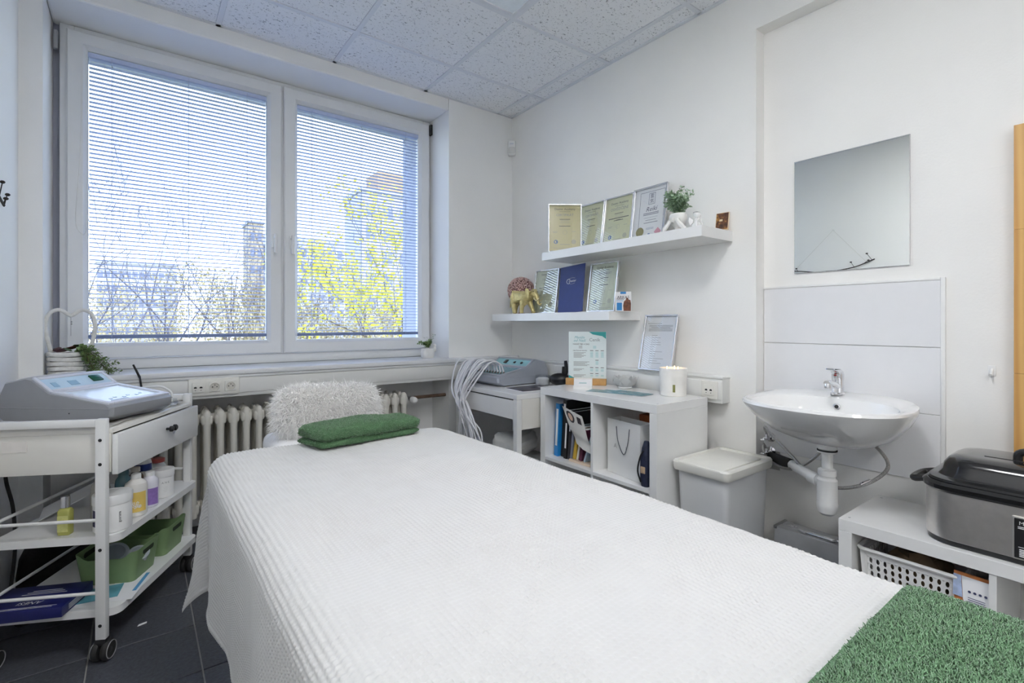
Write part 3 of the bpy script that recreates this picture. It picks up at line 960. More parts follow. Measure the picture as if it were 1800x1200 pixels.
def cup(x, y, label):
    bm = NB(); lathe(bm, [(0.002, 0.0), (0.016, 0.0), (0.019, 0.012), (0.015, 0.026), (0.0125, 0.026), (0.016, 0.012), (0.013, 0.003), (0.002, 0.003)], 18)
    single('glass_cup', bm, drinking_glass, label, 'glass cup', TP(x, y, 0.7765))
cup(-0.03, 0.50, 'small clear glass massage cup on the trolley cloth, farther from the drawer knob')
cup(0.0, 0.47, 'small clear glass massage cup on the trolley cloth, nearer to the drawer knob')

# ------------------------------------------------------------------ bottles and jars on the trolley's middle shelf
MZ = 0.4105
def jar(loc, r, hh, label, prints, body=white_plastic, rot=0):
    t = thing('cream_jar', label, 'jar', loc, rot)
    bm = NB(); lathe(bm, [(r*0.9, 0), (r*0.96, 0.003), (r*0.96, hh*0.72), (r*0.93, hh*0.74)], 32); part('body', bm, body, t)
    bm = NB(); lathe(bm, [(r, hh*0.745), (r, hh*0.96), (r*0.97, hh), (r*0.9, hh*1.0), (r*0.88, hh*0.985)], 32); part('lid', bm, white_plastic, t)
    for nm, m, a0, a1, z0, z1 in prints:
        bm = NB(); k = 14; rr = r*0.965
        pts = [[(rr*math.cos(math.radians(a0+(a1-a0)*i/k)), rr*math.sin(math.radians(a0+(a1-a0)*i/k)), z) for i in range(k+1)] for z in (z0*hh, z1*hh)]
        ring_loft(bm, pts, closed=False); part(nm, bm, m, t)
    return t
def curved_text(bm, s, size, r, ang, z, vertical=False):
    b2 = NB(); M = Matrix.Rotation(PI/2, 4, 'Z') if vertical else Matrix.Identity(4)
    text_into(b2, s, size, M)
    for v in b2.verts:
        a = ang + v.co.x/r
        v.co = Vector((r*math.cos(a), r*math.sin(a), z+v.co.y))
    me = bpy.data.meshes.new('x'); b2.to_mesh(me); b2.free(); bm.from_mesh(me); bpy.data.meshes.remove(me)
navy = mat('navy_label', S(44, 40, 92), 0.4)
j1 = jar(TP(-0.012, 0.078, MZ), 0.0565, 0.125, 'large white cream jar with a navy label behind the near trolley post', [('label_print', navy, 195, 262, 0.18, 0.62)])
bm = NB(); curved_text(bm, 'guarana', 0.012, 0.0548, math.radians(292), 0.05, True); part('lettering', bm, ink, j1, False)
bm = NB()
for k in range(5): curved_text(bm, '|||', 0.006, 0.0551, math.radians(228+3*k), 0.032)
part('small_print', bm, white_ink, j1, False)
j2 = jar(TP(-0.012, 0.405, MZ), 0.043, 0.112, 'white cream jar at the far end of the trolley shelf beside the violet bottle', [])
bm = NB(); curved_text(bm, 'A N E', 0.011, 0.0418, math.radians(285), 0.062)
for k in range(4): curved_text(bm, '-'*7, 0.006, 0.0418, math.radians(285), 0.045-0.006*k)
part('lettering', bm, grey_ink, j2, False)

def bottle(loc, prof, m, label, capprof=None, capm=None, band=None, group=None, name='bottle', sx=1, sy=1, rot=0):
    t = thing(name, label, 'bottle', loc, rot, group)
    bm = NB(); lathe(bm, prof, 24, sx=sx, sy=sy); part('body', bm, m, t)
    if capprof:
        bm = NB(); lathe(bm, capprof, 20, sx=min(1, sx*1.2), sy=min(1, sy*1.2)); part('cap', bm, capm or white_plastic, t)
    return t
def band(t, r, a0, a1, z0, z1, m, name='label_print', sx=1, sy=1):
    bm = NB(); k = 14
    pts = [[(sx*r*math.cos(math.radians(a0+(a1-a0)*i/k)), sy*r*math.sin(math.radians(a0+(a1-a0)*i/k)), z) for i in range(k+1)] for z in (z0, z1)]
    ring_loft(bm, pts, closed=False); return part(name, bm, m, t)
def std(r, hh, neck=0.4):
    return [(r*0.85, 0), (r, 0.006), (r, hh*0.70), (r*0.92, hh*0.78), (r*neck, hh*0.88), (r*neck, hh*0.93)]
def capp(r, hh, neck=0.4):
    k = r*neck*1.12
    return [(k, hh*0.885), (k, hh*0.985), (k*0.9, hh), (k*0.3, hh)]
yellow = mat('yellow_label', S(236, 204, 110), 0.5, var=0.06)
b = bottle(TP(0.0, 0.195, MZ), std(0.035, 0.154), mat('cream_bottle', (0.80, 0.78, 0.74), 0.35), 'cream plastic bottle with a yellow flower label on the trolley shelf', capp(0.035, 0.154), white_plastic)
band(b, 0.0355, 225, 325, 0.02, 0.092, yellow)
bm = NB()
for k in range(7):
    aa = math.radians(272+ (k-3)*6); rr = 0.0362
    for q in range(5):
        th = 2*PI*q/5+k
        da, dz = 0.10*math.cos(th), 0.0042*math.sin(th)
        f = []
        for s_ in range(6):
            c_ = 2*PI*s_/6
            f.append((rr*math.cos(aa+da*0.9+0.05*math.cos(c_)), rr*math.sin(aa+da*0.9+0.05*math.cos(c_)), 0.045+0.008*math.sin(k*2)+dz+0.0022*math.sin(c_)))
        quad(bm, f)
part('flower_print', bm, white_ink, b, False)
violet = mat('violet_label', S(150, 120, 190), 0.5, var=0.1, vscale=80)
b = bottle(TP(0.002, 0.285, MZ), std(0.0285, 0.135, 0.5), mat('pale_violet_bottle', (0.76, 0.75, 0.82), 0.3), 'white bottle with a violet label on the trolley shelf', capp(0.0285, 0.135, 0.5))
band(b, 0.029, 225, 330, 0.012, 0.075, violet)
b = bottle(TP(-0.052, 0.215, MZ), std(0.0265, 0.165, 0.55), mat('teal_bottle_plastic', S(84, 122, 130), 0.25, trans=0.0, coat=0.3), 'tall teal plastic bottle behind the yellow labelled bottle', capp(0.0265, 0.165, 0.55), mat('teal_cap', S(76, 112, 118), 0.35))
b = bottle(TP(-0.100, 0.165, MZ), std(0.028, 0.165, 0.42), mat('clear_grey_bottle', S(168, 166, 158), 0.2, coat=0.4), 'translucent grey pump bottle behind the large navy labelled jar', capp(0.028, 0.165, 0.42), mat('cream_cap', (0.76, 0.72, 0.64), 0.4))
b = bottle(TP(-0.055, 0.30, MZ), std(0.026, 0.150, 0.5), mat('brown_bottle', S(84, 52, 30), 0.2, coat=0.4), 'brown bottle with a cream cap behind the yellow labelled bottle', capp(0.026, 0.150, 0.5), mat('cream_cap', (0.76, 0.72, 0.64), 0.4))
b = bottle(TP(-0.075, 0.39, MZ), std(0.030, 0.195, 0.42), white_plastic, 'white bottle with a blue band and nozzle behind the brown bottle', capp(0.030, 0.195, 0.42))
band(b, 0.0305, 200, 340, 0.115, 0.142, mat('blue_label', S(40, 60, 130), 0.4))
b = bottle(TP(-0.070, 0.49, MZ), std(0.032, 0.135, 0.6), mat('pale_pot_plastic', (0.72, 0.74, 0.75), 0.3), 'pale pot with a red lid at the back of the trolley shelf', capp(0.032, 0.135, 0.75), mat('red_cap', S(176, 84, 80), 0.4))
b = bottle(TP(-0.02, 0.130, MZ), std(0.010, 0.095, 0.6), mat('pale_dropper', (0.75, 0.78, 0.80), 0.3), 'slim white dropper bottle between the teal bottle and the large jar', capp(0.010, 0.095, 0.6))
# oil bottle with chrome cap
t = thing('oil_bottle', 'square glass bottle of yellow-green oil with a chrome cap at the near shelf edge', 'bottle', TP(-0.138, 0.05, MZ), TA)
bm = NB(); loft_rr(bm, [(0.033, 0.024, 0.004, 0), (0.036, 0.028, 0.005, 0.003), (0.036, 0.028, 0.005, 0.080), (0.032, 0.024, 0.01, 0.087), (0.018, 0.018, 0.0085, 0.091)], 4)
part('body', bm, mat('olive_oil', S(176, 176, 92), 0.1, coat=0.5, var=0.05), t)
bm = NB(); lathe(bm, [(0.0125, 0.091), (0.0125, 0.127), (0.011, 0.129)], 18); part('cap', bm, chrome, t)
bm = NB(); box(bm, -0.0155, 0.0155, -0.0148, -0.0140, 0.012, 0.066); part('label_print', bm, mat('yellow_green_label', S(206, 206, 130), 0.5, var=0.15, vscale=60), t, False)
# brochure leaning at the back
bm = NB()
prism(bm, [(-0.13, 0), (0.13, 0), (0.13, 0.002), (-0.13, 0.002)], -0.08, 0.08, 'y')
single('brochure', bm, paper, 'white brochure lying askew at the back of the trolley middle shelf', 'brochure', TP(-0.235, 0.30, MZ+0.060), (math.radians(0), math.radians(-25), TA+0.5), smooth=False)

# lower shelf: green baskets, tubs, boxes, papers
LZ = 0.1655
gb = mat('olive_green_plastic', S(122, 148, 104), 0.5, var=0.04)
def green_basket(x, y, label, w=0.205, d=0.175, hh=0.115):
    t = thing('green_basket', label, 'basket', TP(x, y, LZ), TA, 'green baskets on the trolley')
    bm = NB()
    # tapered open box from four walls with a dipped rim and hand slots at the ends
    b0 = 0.86
    W, Dp = w/2, d/2
    base = [(-W*b0, -Dp*b0), (W*b0, -Dp*b0), (W*b0, Dp*b0), (-W*b0, Dp*b0)]
    topc = [(-W, -Dp), (W, -Dp), (W, Dp), (-W, Dp)]
    th = 0.0025
    outer0 = rrect(2*W*b0, 2*Dp*b0, 0.018, 5); outer1 = rrect(2*W, 2*Dp, 0.022, 5)
    inner0 = rrect(2*W*b0-2*th, 2*Dp*b0-2*th, 0.016, 5); inner1 = rrect(2*W-2*th, 2*Dp-2*th, 0.020, 5)
    def rimz(p): return hh*(0.80 if abs(p[0]) < W*0.82 else 1.0)
    # long rows: subdivide the straight sides so that the rim can dip
    def dense(pp):
        out = []
        for i in range(len(pp)):
            a, c = pp[i], pp[(i+1) % len(pp)]
            k = max(1, int(math.hypot(c[0]-a[0], c[1]-a[1])/0.012))
            for q in range(k): out.append((a[0]+(c[0]-a[0])*q/k, a[1]+(c[1]-a[1])*q/k))
        return out
    o1 = dense(outer1); n = len(o1)
    sc = lambda pp, k, dx: [(x_*k, y_*k) for x_, y_ in pp]
    def lvl(f, inset):
        r = []
        for (x_, y_) in o1:
            k = b0+(1-b0)*f
            l = math.hypot(x_, y_)
            r.append((x_*k*(1-inset/l), y_*k*(1-inset/l), None))
        return r
    def smooth_dip(x_): 
        q = min(1, max(0, (abs(x_)/W-0.55)/0.3)); q = q*q*(3-2*q)
        return hh*(0.82+0.18*q)
    rings = []
    for f in (0, 0.35, 0.7, 1.0):
        rings.append([(x_, y_, f*smooth_dip(x_)) for x_, y_, _ in lvl(f, 0)])
    for f in (1.0, 0.7, 0.35, 0.03):
        rings.append([(x_, y_, max(0.004, f*smooth_dip(x_))) for x_, y_, _ in lvl(f, th)])
    ring_loft(bm, rings, True, True)
    body = part('tub', bm, gb, t)
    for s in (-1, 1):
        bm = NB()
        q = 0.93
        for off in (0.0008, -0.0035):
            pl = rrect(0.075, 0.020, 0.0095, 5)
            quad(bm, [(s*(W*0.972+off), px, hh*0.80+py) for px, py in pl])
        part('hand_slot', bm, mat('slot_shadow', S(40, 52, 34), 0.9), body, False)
    return t
green_basket(-0.092, 0.262, 'green plastic basket with clear tubs in it, nearer of the two on the trolley')
green_basket(-0.085, 0.470, 'empty green plastic basket farther back on the trolley lower shelf')
def tub(x, y, z, r, label, tilt):
    t = thing('clear_tub', label, 'tub', TP(x, y, z), (tilt, 0.15, 0))
    bm = NB(); lathe(bm, [(r*0.8, 0), (r*0.95, 0.05), (r, 0.05), (r, 0.056), (r*0.93, 0.056)], 24); part('bowl', bm, mat('frosted_plastic', S(170, 178, 182), 0.25, coat=0.3), t)
    bm = NB(); lathe(bm, [(r*0.7, 0.0565), (r*0.72, 0.059), (r*0.55, 0.058), (r*0.1, 0.0575)], 24); part('lid', bm, mat('frosted_lid', S(140, 148, 152), 0.2), t)
tub(-0.115, 0.262, LZ+0.045, 0.046, 'round frosted tub with a lid tilted in the nearer green basket', 0.55)
tub(-0.035, 0.268, LZ+0.035, 0.034, 'smaller frosted tub lying in the nearer green basket', 0.5)

navy_box = mat('navy_box', S(26, 30, 92), 0.35, var=0.08)
t = thing('cosmetics_box', 'flat dark blue box with white lettering on the trolley lower shelf', 'box', TP(-0.216, 0.062, LZ), TA+math.radians(3))
bm = NB(); box(bm, -0.15, 0.105, -0.085, 0.085, 0, 0.034, 0.0015); part('carton', bm, navy_box, t)
bm = NB()
text_into(bm, 'ANESI', 0.026, Matrix.Translation((-0.01, -0.036, 0.0346)) @ Matrix.Rotation(PI, 4, 'Z'), shear=0.2)
for k in range(3): box(bm, -0.07+0.01*k, 0.06-0.012*k, 0.022+0.011*k, 0.024+0.011*k, 0.0341, 0.0346)
box(bm, -0.10, 0.08, -0.066, -0.0645, 0.0341, 0.0346); box(bm, -0.09, 0.07, -0.073, -0.072, 0.0341, 0.0346)
for k in range(4): box(bm, 0.1052, 0.1056, -0.05, 0.03-0.01*k, 0.008+0.005*k, 0.0095+0.005*k)
part('lettering', bm, white_ink, t, False)
def sheet(name, label, cat, w, d, loc, rz, m, th=0.0008, prints=()):
    t = thing(name, label, cat, loc, rz)
    bm = NB(); box(bm, -w/2, w/2, -d/2, d/2, 0, th); part('sheet', bm, m, t, False)
    for nm, pm, rects in prints:
        bm = NB()
        for x0, x1, y0, y1 in rects: box(bm, x0, x1, y0, y1, th, th+0.0003)
        part(nm, bm, pm, t, False)
    return t
sheet('leaflet', 'teal and white leaflet between the blue box and the green basket', 'leaflet', 0.15, 0.10, TP(-0.09, 0.115, LZ+0.0002), TA+0.3, mat('teal_leaflet', S(96, 160, 176), 0.4, var=0.3, vscale=10))
sheet('magazine', 'white magazine with a blue edge under the green baskets on the lower shelf', 'magazine', 0.10, 0.20, TP(-0.01+0.0, 0.155, LZ), TA+0.15, paper, 0.0006, [('cover_print', mat('sky_blue_print', S(80, 150, 200), 0.4), [(0.030, 0.042, -0.04, 0.095)])])

# black bag, cable and scrap on the floor
bm = NB(); rings = []
for i, (sx_, z) in enumerate(((0.92, 0), (1.0, 0.03), (1.0, 0.10), (0.93, 0.17), (0.75, 0.22), (0.45, 0.235))):
    rings.append([(0.13*sx_*math.copysign(abs(math.cos(a))**0.6, math.cos(a)), 0.085*sx_*math.copysign(abs(math.sin(a))**0.6, math.sin(a)), z+0.006*math.sin(3*a+i)) for a in [2*PI*k/28 for k in range(28)]])
ring_loft(bm, rings)
t = thing('shoulder_bag', 'black bag slumped on the floor behind the trolley', 'bag', (-0.27, 2.80, 0.0), 0.1)
part('bag_body', bm, black_cloth, t)
bm = NB(); tube(bm, spline([(-0.10, 0.0, 0.21), (-0.05, -0.02, 0.27), (0.05, -0.02, 0.275), (0.10, 0, 0.21)]), 0.007, 8); part('bag_handle', bm, black_cloth, t)
bm = NB(); tube(bm, spline([(-0.394, 2.55, 0.62), (-0.385, 2.52, 0.55), (-0.365, 2.505, 0.45), (-0.36, 2.50, 0.30), (-0.37, 2.50, 0.15), (-0.36, 2.53, 0.02), (-0.30, 2.58, 0.006), (-0.20, 2.62, 0.006)], 8), 0.0055, 8)
single('power_cable', bm, black_rubber, 'black power cable hanging down behind the trolley by the left wall', 'cable')
bm = NB(); prism(bm, [(-0.016, -0.004), (0.012, -0.006), (0.016, 0.003), (-0.008, 0.006)], 0, 0.002, 'z')
single('paper_scrap', bm, paper, 'tiny white scrap lying on the dark floor tiles by the trolley', 'scrap', (0.007, 2.298, 0.0005), 0.3, smooth=False)
bm = NB(); tube(bm, [(0.0, 2.898, 0.868), (-0.025, 2.896, 0.93)], [0.005, 0.004], 8); tube(bm, [(0.0, 2.898, 0.868), (0.01, 2.90, 0.79)], 0.004, 8)
single('plug_lead', bm, black_rubber, 'short black lead standing up behind the grey machine on the trolley', 'cable')
# ------------------------------------------------------------------ wall shelves
def wall_shelf(label, y0, y1, z0):
    t = thing('wall_shelf', label, 'shelf', (2.13, (y0+y1)/2, z0))
    h = (y1-y0)/2
    bm = NB(); box(bm, -0.13, 0.13, -h, h, 0, 0.049, 0.001, 1); part('board', bm, white_lacq, t, False)
wall_shelf('upper white floating shelf carrying four framed certificates on the right wall', 1.245, 2.341, 1.513)
wall_shelf('lower white floating shelf with a gold elephant and a blue folder on the right wall', 1.790, 2.884, 1.139)
US, LS = 1.5625, 1.1885

def pic_frame(label, loc, rz, lean, w, h, sheet_m, name='picture_frame', fw=0.007, group=None, cat='picture frame'):
    t = thing(name, label, cat, loc, (-lean, 0, rz), group)
    bm = NB()
    for x0, x1, z0, z1 in ((-w/2, w/2, 0, fw), (-w/2, w/2, h-fw, h), (-w/2, -w/2+fw, fw, h-fw), (w/2-fw, w/2, fw, h-fw)):
        box(bm, x0, x1, -0.016, 0.0, z0, z1, 0.0012, 1)
    part('frame', bm, frame_alu, t)
    bm = NB(); box(bm, -w/2+fw, w/2-fw, -0.004, -0.001, fw, h-fw); sh = part('certificate', bm, sheet_m, t, False)
    bm = NB(); quad(bm, [(-w/2+fw, -0.010, fw), (w/2-fw, -0.010, fw), (w/2-fw, -0.010, h-fw), (-w/2+fw, -0.010, h-fw)]); part('glass', bm, picture_glass, t, False)
    return t, sh
YP = -0.0045
def bars(bm, rows):
    for cx, z, w, h in rows: quad(bm, [(cx-w/2, YP, z-h/2), (cx+w/2, YP, z-h/2), (cx+w/2, YP, z+h/2), (cx-w/2, YP, z+h/2)])
def disc(bm, cx, z, r, ri=0, n=20, y=YP):
    o = [bm.verts.new((cx+r*math.cos(2*PI*k/n), y, z+r*math.sin(2*PI*k/n))) for k in range(n)]
    if ri:
        i_ = [bm.verts.new((cx+ri*math.cos(2*PI*k/n), y, z+ri*math.sin(2*PI*k/n))) for k in range(n)]
        for k in range(n): bm.faces.new((o[k], o[(k+1) % n], i_[(k+1) % n], i_[k]))
    else: bm.faces.new(o)
def certificate(sh, title, long=False):
    bm = NB()
    text_into(bm, 'Dexter Academy', 0.0185, TXZ(0, YP, 0.262))
    bars(bm, [(0, 0.247, 0.07, 0.0013), (0, 0.200, 0.065, 0.003), (0, 0.1585, 0.07, 0.0032)])
    if long: bars(bm, [(0, 0.172, 0.15, 0.0042), (0, 0.160, 0.035, 0.004)])
    part('lettering', bm, ink, sh, False)
    bm = NB()
    text_into(bm, title, 0.024 if len(title) < 10 else 0.020, TXZ(0, YP, 0.226))
    bars(bm, [(0, 0.191, 0.055, 0.0016), (0, 0.180, 0.06, 0.0012), (-0.06, 0.125, 0.03, 0.0015), (-0.06, 0.119, 0.025, 0.0015), (0.055, 0.125, 0.025, 0.0015), (0, 0.046, 0.06, 0.002), (0, 0.024, 0.14, 0.0014), (0, 0.017, 0.10, 0.0014)])
    disc(bm, 0, 0.120, 0.013, 0.0122); disc(bm, 0.055, 0.062, 0.013, 0.0105); disc(bm, 0.055, 0.062, 0.007, 0.004)
    part('small_print', bm, grey_ink, sh, False)
    bm = NB(); disc(bm, -0.055, 0.062, 0.0125, 0.007); bars(bm, [(-0.05, 0.062, 0.008, 0.010)]); part('seal_print', bm, blue_ink, sh, False)
W4, H4 = 0.214, 0.300
t, sh = pic_frame('yellowish framed certificate turned towards the window, leftmost on the upper shelf', (2.095, 2.235, US+0.001), math.radians(-37), -0.03, 0.205, 0.292, mat('aged_certificate_paper', S(206, 196, 142), 0.6, var=0.06, vscale=5)); certificate(sh, 'CERTIFIKÁT')
t, sh = pic_frame('framed certificate second from the left on the upper shelf, partly behind the yellowish one', (2.196, 2.127, US+0.001), -PI/2, 0.13, W4, H4, cert_paper); certificate(sh, 'CERTIFIKÁT')
t, sh = pic_frame('framed certificate headed OSVĚDČENÍ, third on the upper shelf', (2.196, 1.908, US+0.001), -PI/2, 0.13, W4, H4, cert_paper); certificate(sh, 'OSVĚDČENÍ', True)
t, sh = pic_frame('white framed certificate with a boxed emblem and gold seal, fourth on the upper shelf', (2.186, 1.682, US+0.001), -PI/2, 0.13, 0.222, 0.304, paper, fw=0.009)
bm = NB()
for x0, x1, z0, z1 in ((-0.068, 0.092, 0.276, 0.278), (-0.068, -0.066, 0.06, 0.278), (0.090, 0.092, 0.0, 0.278)):
    quad(bm, [(x0, YP, max(z0, 0.012)), (x1, YP, max(z0, 0.012)), (x1, YP, z1), (x0, YP, z1)])
for x0, x1, z0, z1 in ((-0.010, 0.031, 0.266, 0.268), (-0.010, 0.031, 0.205, 0.207), (-0.010, -0.008, 0.205, 0.268), (0.029, 0.031, 0.205, 0.268)):
    quad(bm, [(x0, YP, z0), (x1, YP, z0), (x1, YP, z1), (x0, YP, z1)])
text_into(bm, '霊', 0.026, TXZ(0.0105, YP, 0.250)); text_into(bm, '気', 0.026, TXZ(0.0105, YP, 0.222))
text_into(bm, 'Reiki', 0.036, TXZ(0.010, YP, 0.178), shear=0.3)
bars(bm, [(0.010, 0.157, 0.10, 0.003), (0.010, 0.149, 0.10, 0.003), (0.012, 0.118, 0.07, 0.0018), (0.012, 0.104, 0.09, 0.0025), (0.01, 0.132, 0.09, 0.001)])
part('lettering', bm, mat('navy_ink', S(40, 44, 84), 0.5), sh, False)
bm = NB(); disc(bm, -0.055, 0.058, 0.026, n=28); part('gold_seal', bm, gold_ink, sh, False)
bm = NB(); disc(bm, 0.062, 0.047, 0.023, n=4); part('pink_stamp', bm, red_ink, sh, False)
bm = NB(); bars(bm, [(0.006, 0.034, 0.014, 0.02), (0.01, 0.074, 0.05, 0.0015), (0.01, 0.068, 0.05, 0.0015)]); part('crest', bm, blue_ink, sh, False)

# lower shelf
lean = 0.14
t, sh = pic_frame('silver framed certificate behind the gold elephant on the lower shelf', (2.135, 2.472, LS+0.001), -PI/2+0.02, lean, 0.232, 0.292, mat('greenish_certificate_paper', S(206, 212, 190), 0.6, var=0.04, vscale=5)); certificate(sh, 'CERTIFIKÁT', True)
t, sh = pic_frame('silver framed certificate right of the blue folder on the lower shelf', (2.135, 1.968, LS+0.001), -PI/2, lean, 0.214, 0.290, mat('greenish_certificate_paper', S(206, 212, 190), 0.6)); certificate(sh, 'CERTIFIKÁT')
t = thing('document_folder', 'dark blue document folder with a white logo between two framed certificates', 'folder', (2.135, 2.228, LS+0.001), (-lean, math.radians(-3), -PI/2))
bl = mat('blue_leatherette', S(44, 60, 124), 0.5, var=0.06, bump=0.2, bscale=300)
bm = NB(); box(bm, -0.110, 0.110, -0.006, 0.0, 0, 0.300, 0.0015, 1); part('cover', bm, bl, t)
bm = NB(); box(bm, -0.106, 0.106, 0.0, 0.004, 0.003, 0.297); part('pages', bm, paper, t, False)
bm = NB(); text_into(bm, 'Dexter', 0.022, TXZ(0.008, -0.0065, 0.200), shear=0.15)
pts = [(-0.026+0.017*math.cos(a), -0.0066, 0.200+0.015*math.sin(a)) for a in [math.radians(50+260*k/14) for k in range(15)]]
tube(bm, pts, 0.0016, 5)
tube(bm, [(-0.02+0.05*k/8, -0.0066, 0.216+0.004*math.sin(PI*k/8)) for k in range(9)], 0.0006, 4)
tube(bm, [(-0.02+0.05*k/8, -0.0066, 0.185-0.004*math.sin(PI*k/8)) for k in range(9)], 0.0006, 4)
part('logo', bm, white_ink, t, False)
bm = NB(); tube(bm, spline([(-0.113, -0.004, 0.10), (-0.119, -0.006, 0.08), (-0.113, -0.006, 0.06), (-0.119, -0.006, 0.045)]), 0.0025, 6); part('tassel', bm, mat('silver_cord', (0.6, 0.6, 0.65), 0.4), t)

# elephant figure: one continuous gold body
def elephant():
    gold = mat('gold_paint', S(214, 198, 140), 0.36, 0.5, var=0.15, vscale=60, bump=0.3, bscale=120)
    J = [  # x (forward), y, z, r
        (0.0, 0, 0.118, 0.046), (-0.052, 0, 0.116, 0.044), (0.050, 0, 0.116, 0.043), (0.085, 0, 0.130, 0.028), (0.112, 0, 0.140, 0.031),
        (0.134, 0, 0.118, 0.018), (0.146, 0, 0.088, 0.012), (0.152, 0, 0.064, 0.009), (0.166, 0, 0.056, 0.0075), (0.174, 0, 0.070, 0.006),
        (-0.098, 0, 0.100, 0.012), (-0.108, 0, 0.070, 0.004), (-0.110, 0, 0.045, 0.004)]
    E = [(0, 1), (0, 2), (2, 3), (3, 4), (4, 5), (5, 6), (6, 7), (7, 8), (8, 9), (1, 10), (10, 11), (11, 12)]
    legs = [((-0.062, 0.026, 0.095, 0.028), (-0.085, 0.028, 0.055, 0.017), (-0.092, 0.028, 0.018, 0.0145), (-0.090, 0.028, 0.002, 0.016), 1),
            ((-0.050, -0.026, 0.095, 0.028), (-0.050, -0.030, 0.055, 0.017), (-0.040, -0.030, 0.018, 0.0145), (-0.038, -0.030, 0.002, 0.016), 1),
            ((0.046, 0.026, 0.090, 0.024), (0.060, 0.028, 0.055, 0.016), (0.080, 0.028, 0.018, 0.0135), (0.084, 0.028, 0.002, 0.015), 2),
            ((0.044, -0.026, 0.090, 0.024), (0.030, -0.030, 0.055, 0.016), (0.026, -0.030, 0.018, 0.0135), (0.028, -0.030, 0.002, 0.015), 2)]
    for L in legs:
        b = len(J); J.extend(L[:4]); E += [(L[4], b), (b, b+1), (b+1, b+2), (b+2, b+3)]
    me = bpy.data.meshes.new('m'); me.from_pydata([j[:3] for j in J], E, [])
    o = bpy.data.objects.new('tmp', me); link(o)
    mo = o.modifiers.new('s', 'SKIN')
    for i, v in enumerate(me.skin_vertices[0].data): v.radius = (J[i][3], J[i][3]*(1.0))
    me.skin_vertices[0].data[0].use_root = True
    o.modifiers.new('b', 'SUBSURF').levels = 2
    dg = bpy.context.evaluated_depsgraph_get()
    m2 = bpy.data.meshes.new_from_object(o.evaluated_get(dg)); bpy.data.objects.remove(o)
    m2.materials.clear(); m2.materials.append(gold)
    zmin = min(v.co.z for v in m2.vertices)
    for v in m2.vertices: v.co.z -= zmin
    for p in m2.polygons: p.use_smooth = True
    t = thing('elephant_figurine', 'golden elephant figurine with a curled trunk on the lower shelf', 'figurine', (2.065, 2.625, LS+0.0005), math.radians(-90+8))
    t.scale = (1.0, 1.0, 0.98)
    part('body', m2, None, t)
    for s in (-1, 1):
        bm = NB(); pts = [(0.072, 0.168), (0.098, 0.165), (0.104, 0.145), (0.094, 0.118), (0.078, 0.098), (0.062, 0.110), (0.058, 0.140)]
        prism(bm, pts, -0.003, 0.003, 'y', 0.002)
        bm.transform(Matrix.Translation((0, s*0.036, -0.004)) @ Matrix.Translation((0.095, 0, 0.14)) @ Matrix.Rotation(s*0.35, 4, 'Z') @ Matrix.Rotation(-s*0.2, 4, 'X') @ Matrix.Scale(1.25, 4) @ Matrix.Translation((-0.095, 0, -0.14)))
        part('ear', bm, gold, t)
        bm = NB(); tube(bm, spline([(0.122, s*0.014, 0.105), (0.140, s*0.020, 0.088), (0.158, s*0.020, 0.086), (0.172, s*0.016, 0.104)], 5), [0.005]*5+[0.0045]*5+[0.003]*5+[0.001], 7)
        part('tusk', bm, mat('pale_gold', S(226, 214, 170), 0.35, 0.2), t)
        bm = NB(); sphere(bm, (0.126, s*0.022, 0.146), 0.0028, u=8, v=5); part('eye', bm, black_gloss, t)
elephant()

# pink ball of paper curls
t = thing('flower_ball', 'dusty pink ball of curled petals behind the gold elephant', 'decoration ball', (2.145, 2.735, LS))
pk = mat('dusty_pink', S(206, 172, 166), 0.8, var=0.12, vscale=40)
bm = NB(); sphere(bm, (0, 0, 0.165), 0.086, u=24, v=14); part('core', bm, mat('dark_pink_core', S(120, 84, 80), 0.9), t)
rng = random.Random(4); bm = NB()
for k in range(520):
    z = 1-2*(k+0.5)/520; a = k*2.39996; s = math.sqrt(1-z*z)
    n = Vector((s*math.cos(a), s*math.sin(a), z)); q = n.orthogonal().normalized(); q.rotate(Matrix.Rotation(rng.random()*6.28, 3, n)); w = n.cross(q)
    c = Vector((0, 0, 0.165))+n*0.085; ws, ls = 0.006, 0.0085+rng.random()*0.004
    pr = []
    for f, o in ((0, 0.0), (0.5, 0.011), (1.0, 0.009)):
        pr.append((c+q*ls*(f-0.3)*1.6+n*o-w*ws*(1-0.5*f), c+q*ls*(f-0.3)*1.6+n*o*1.15+w*ws*(1-0.5*f)))
    V = [[bm.verts.new(p) for p in r] for r in pr]
    for i in range(2): bm.faces.new((V[i][0], V[i][1], V[i+1][1], V[i+1][0]))
part('petals', bm, pk, t, kind='stuff')
bm = NB(); lathe(bm, [(0.032, 0), (0.034, 0.004), (0.014, 0.012), (0.012, 0.065), (0.03, 0.085)], 20); part('stand', bm, pk, t)

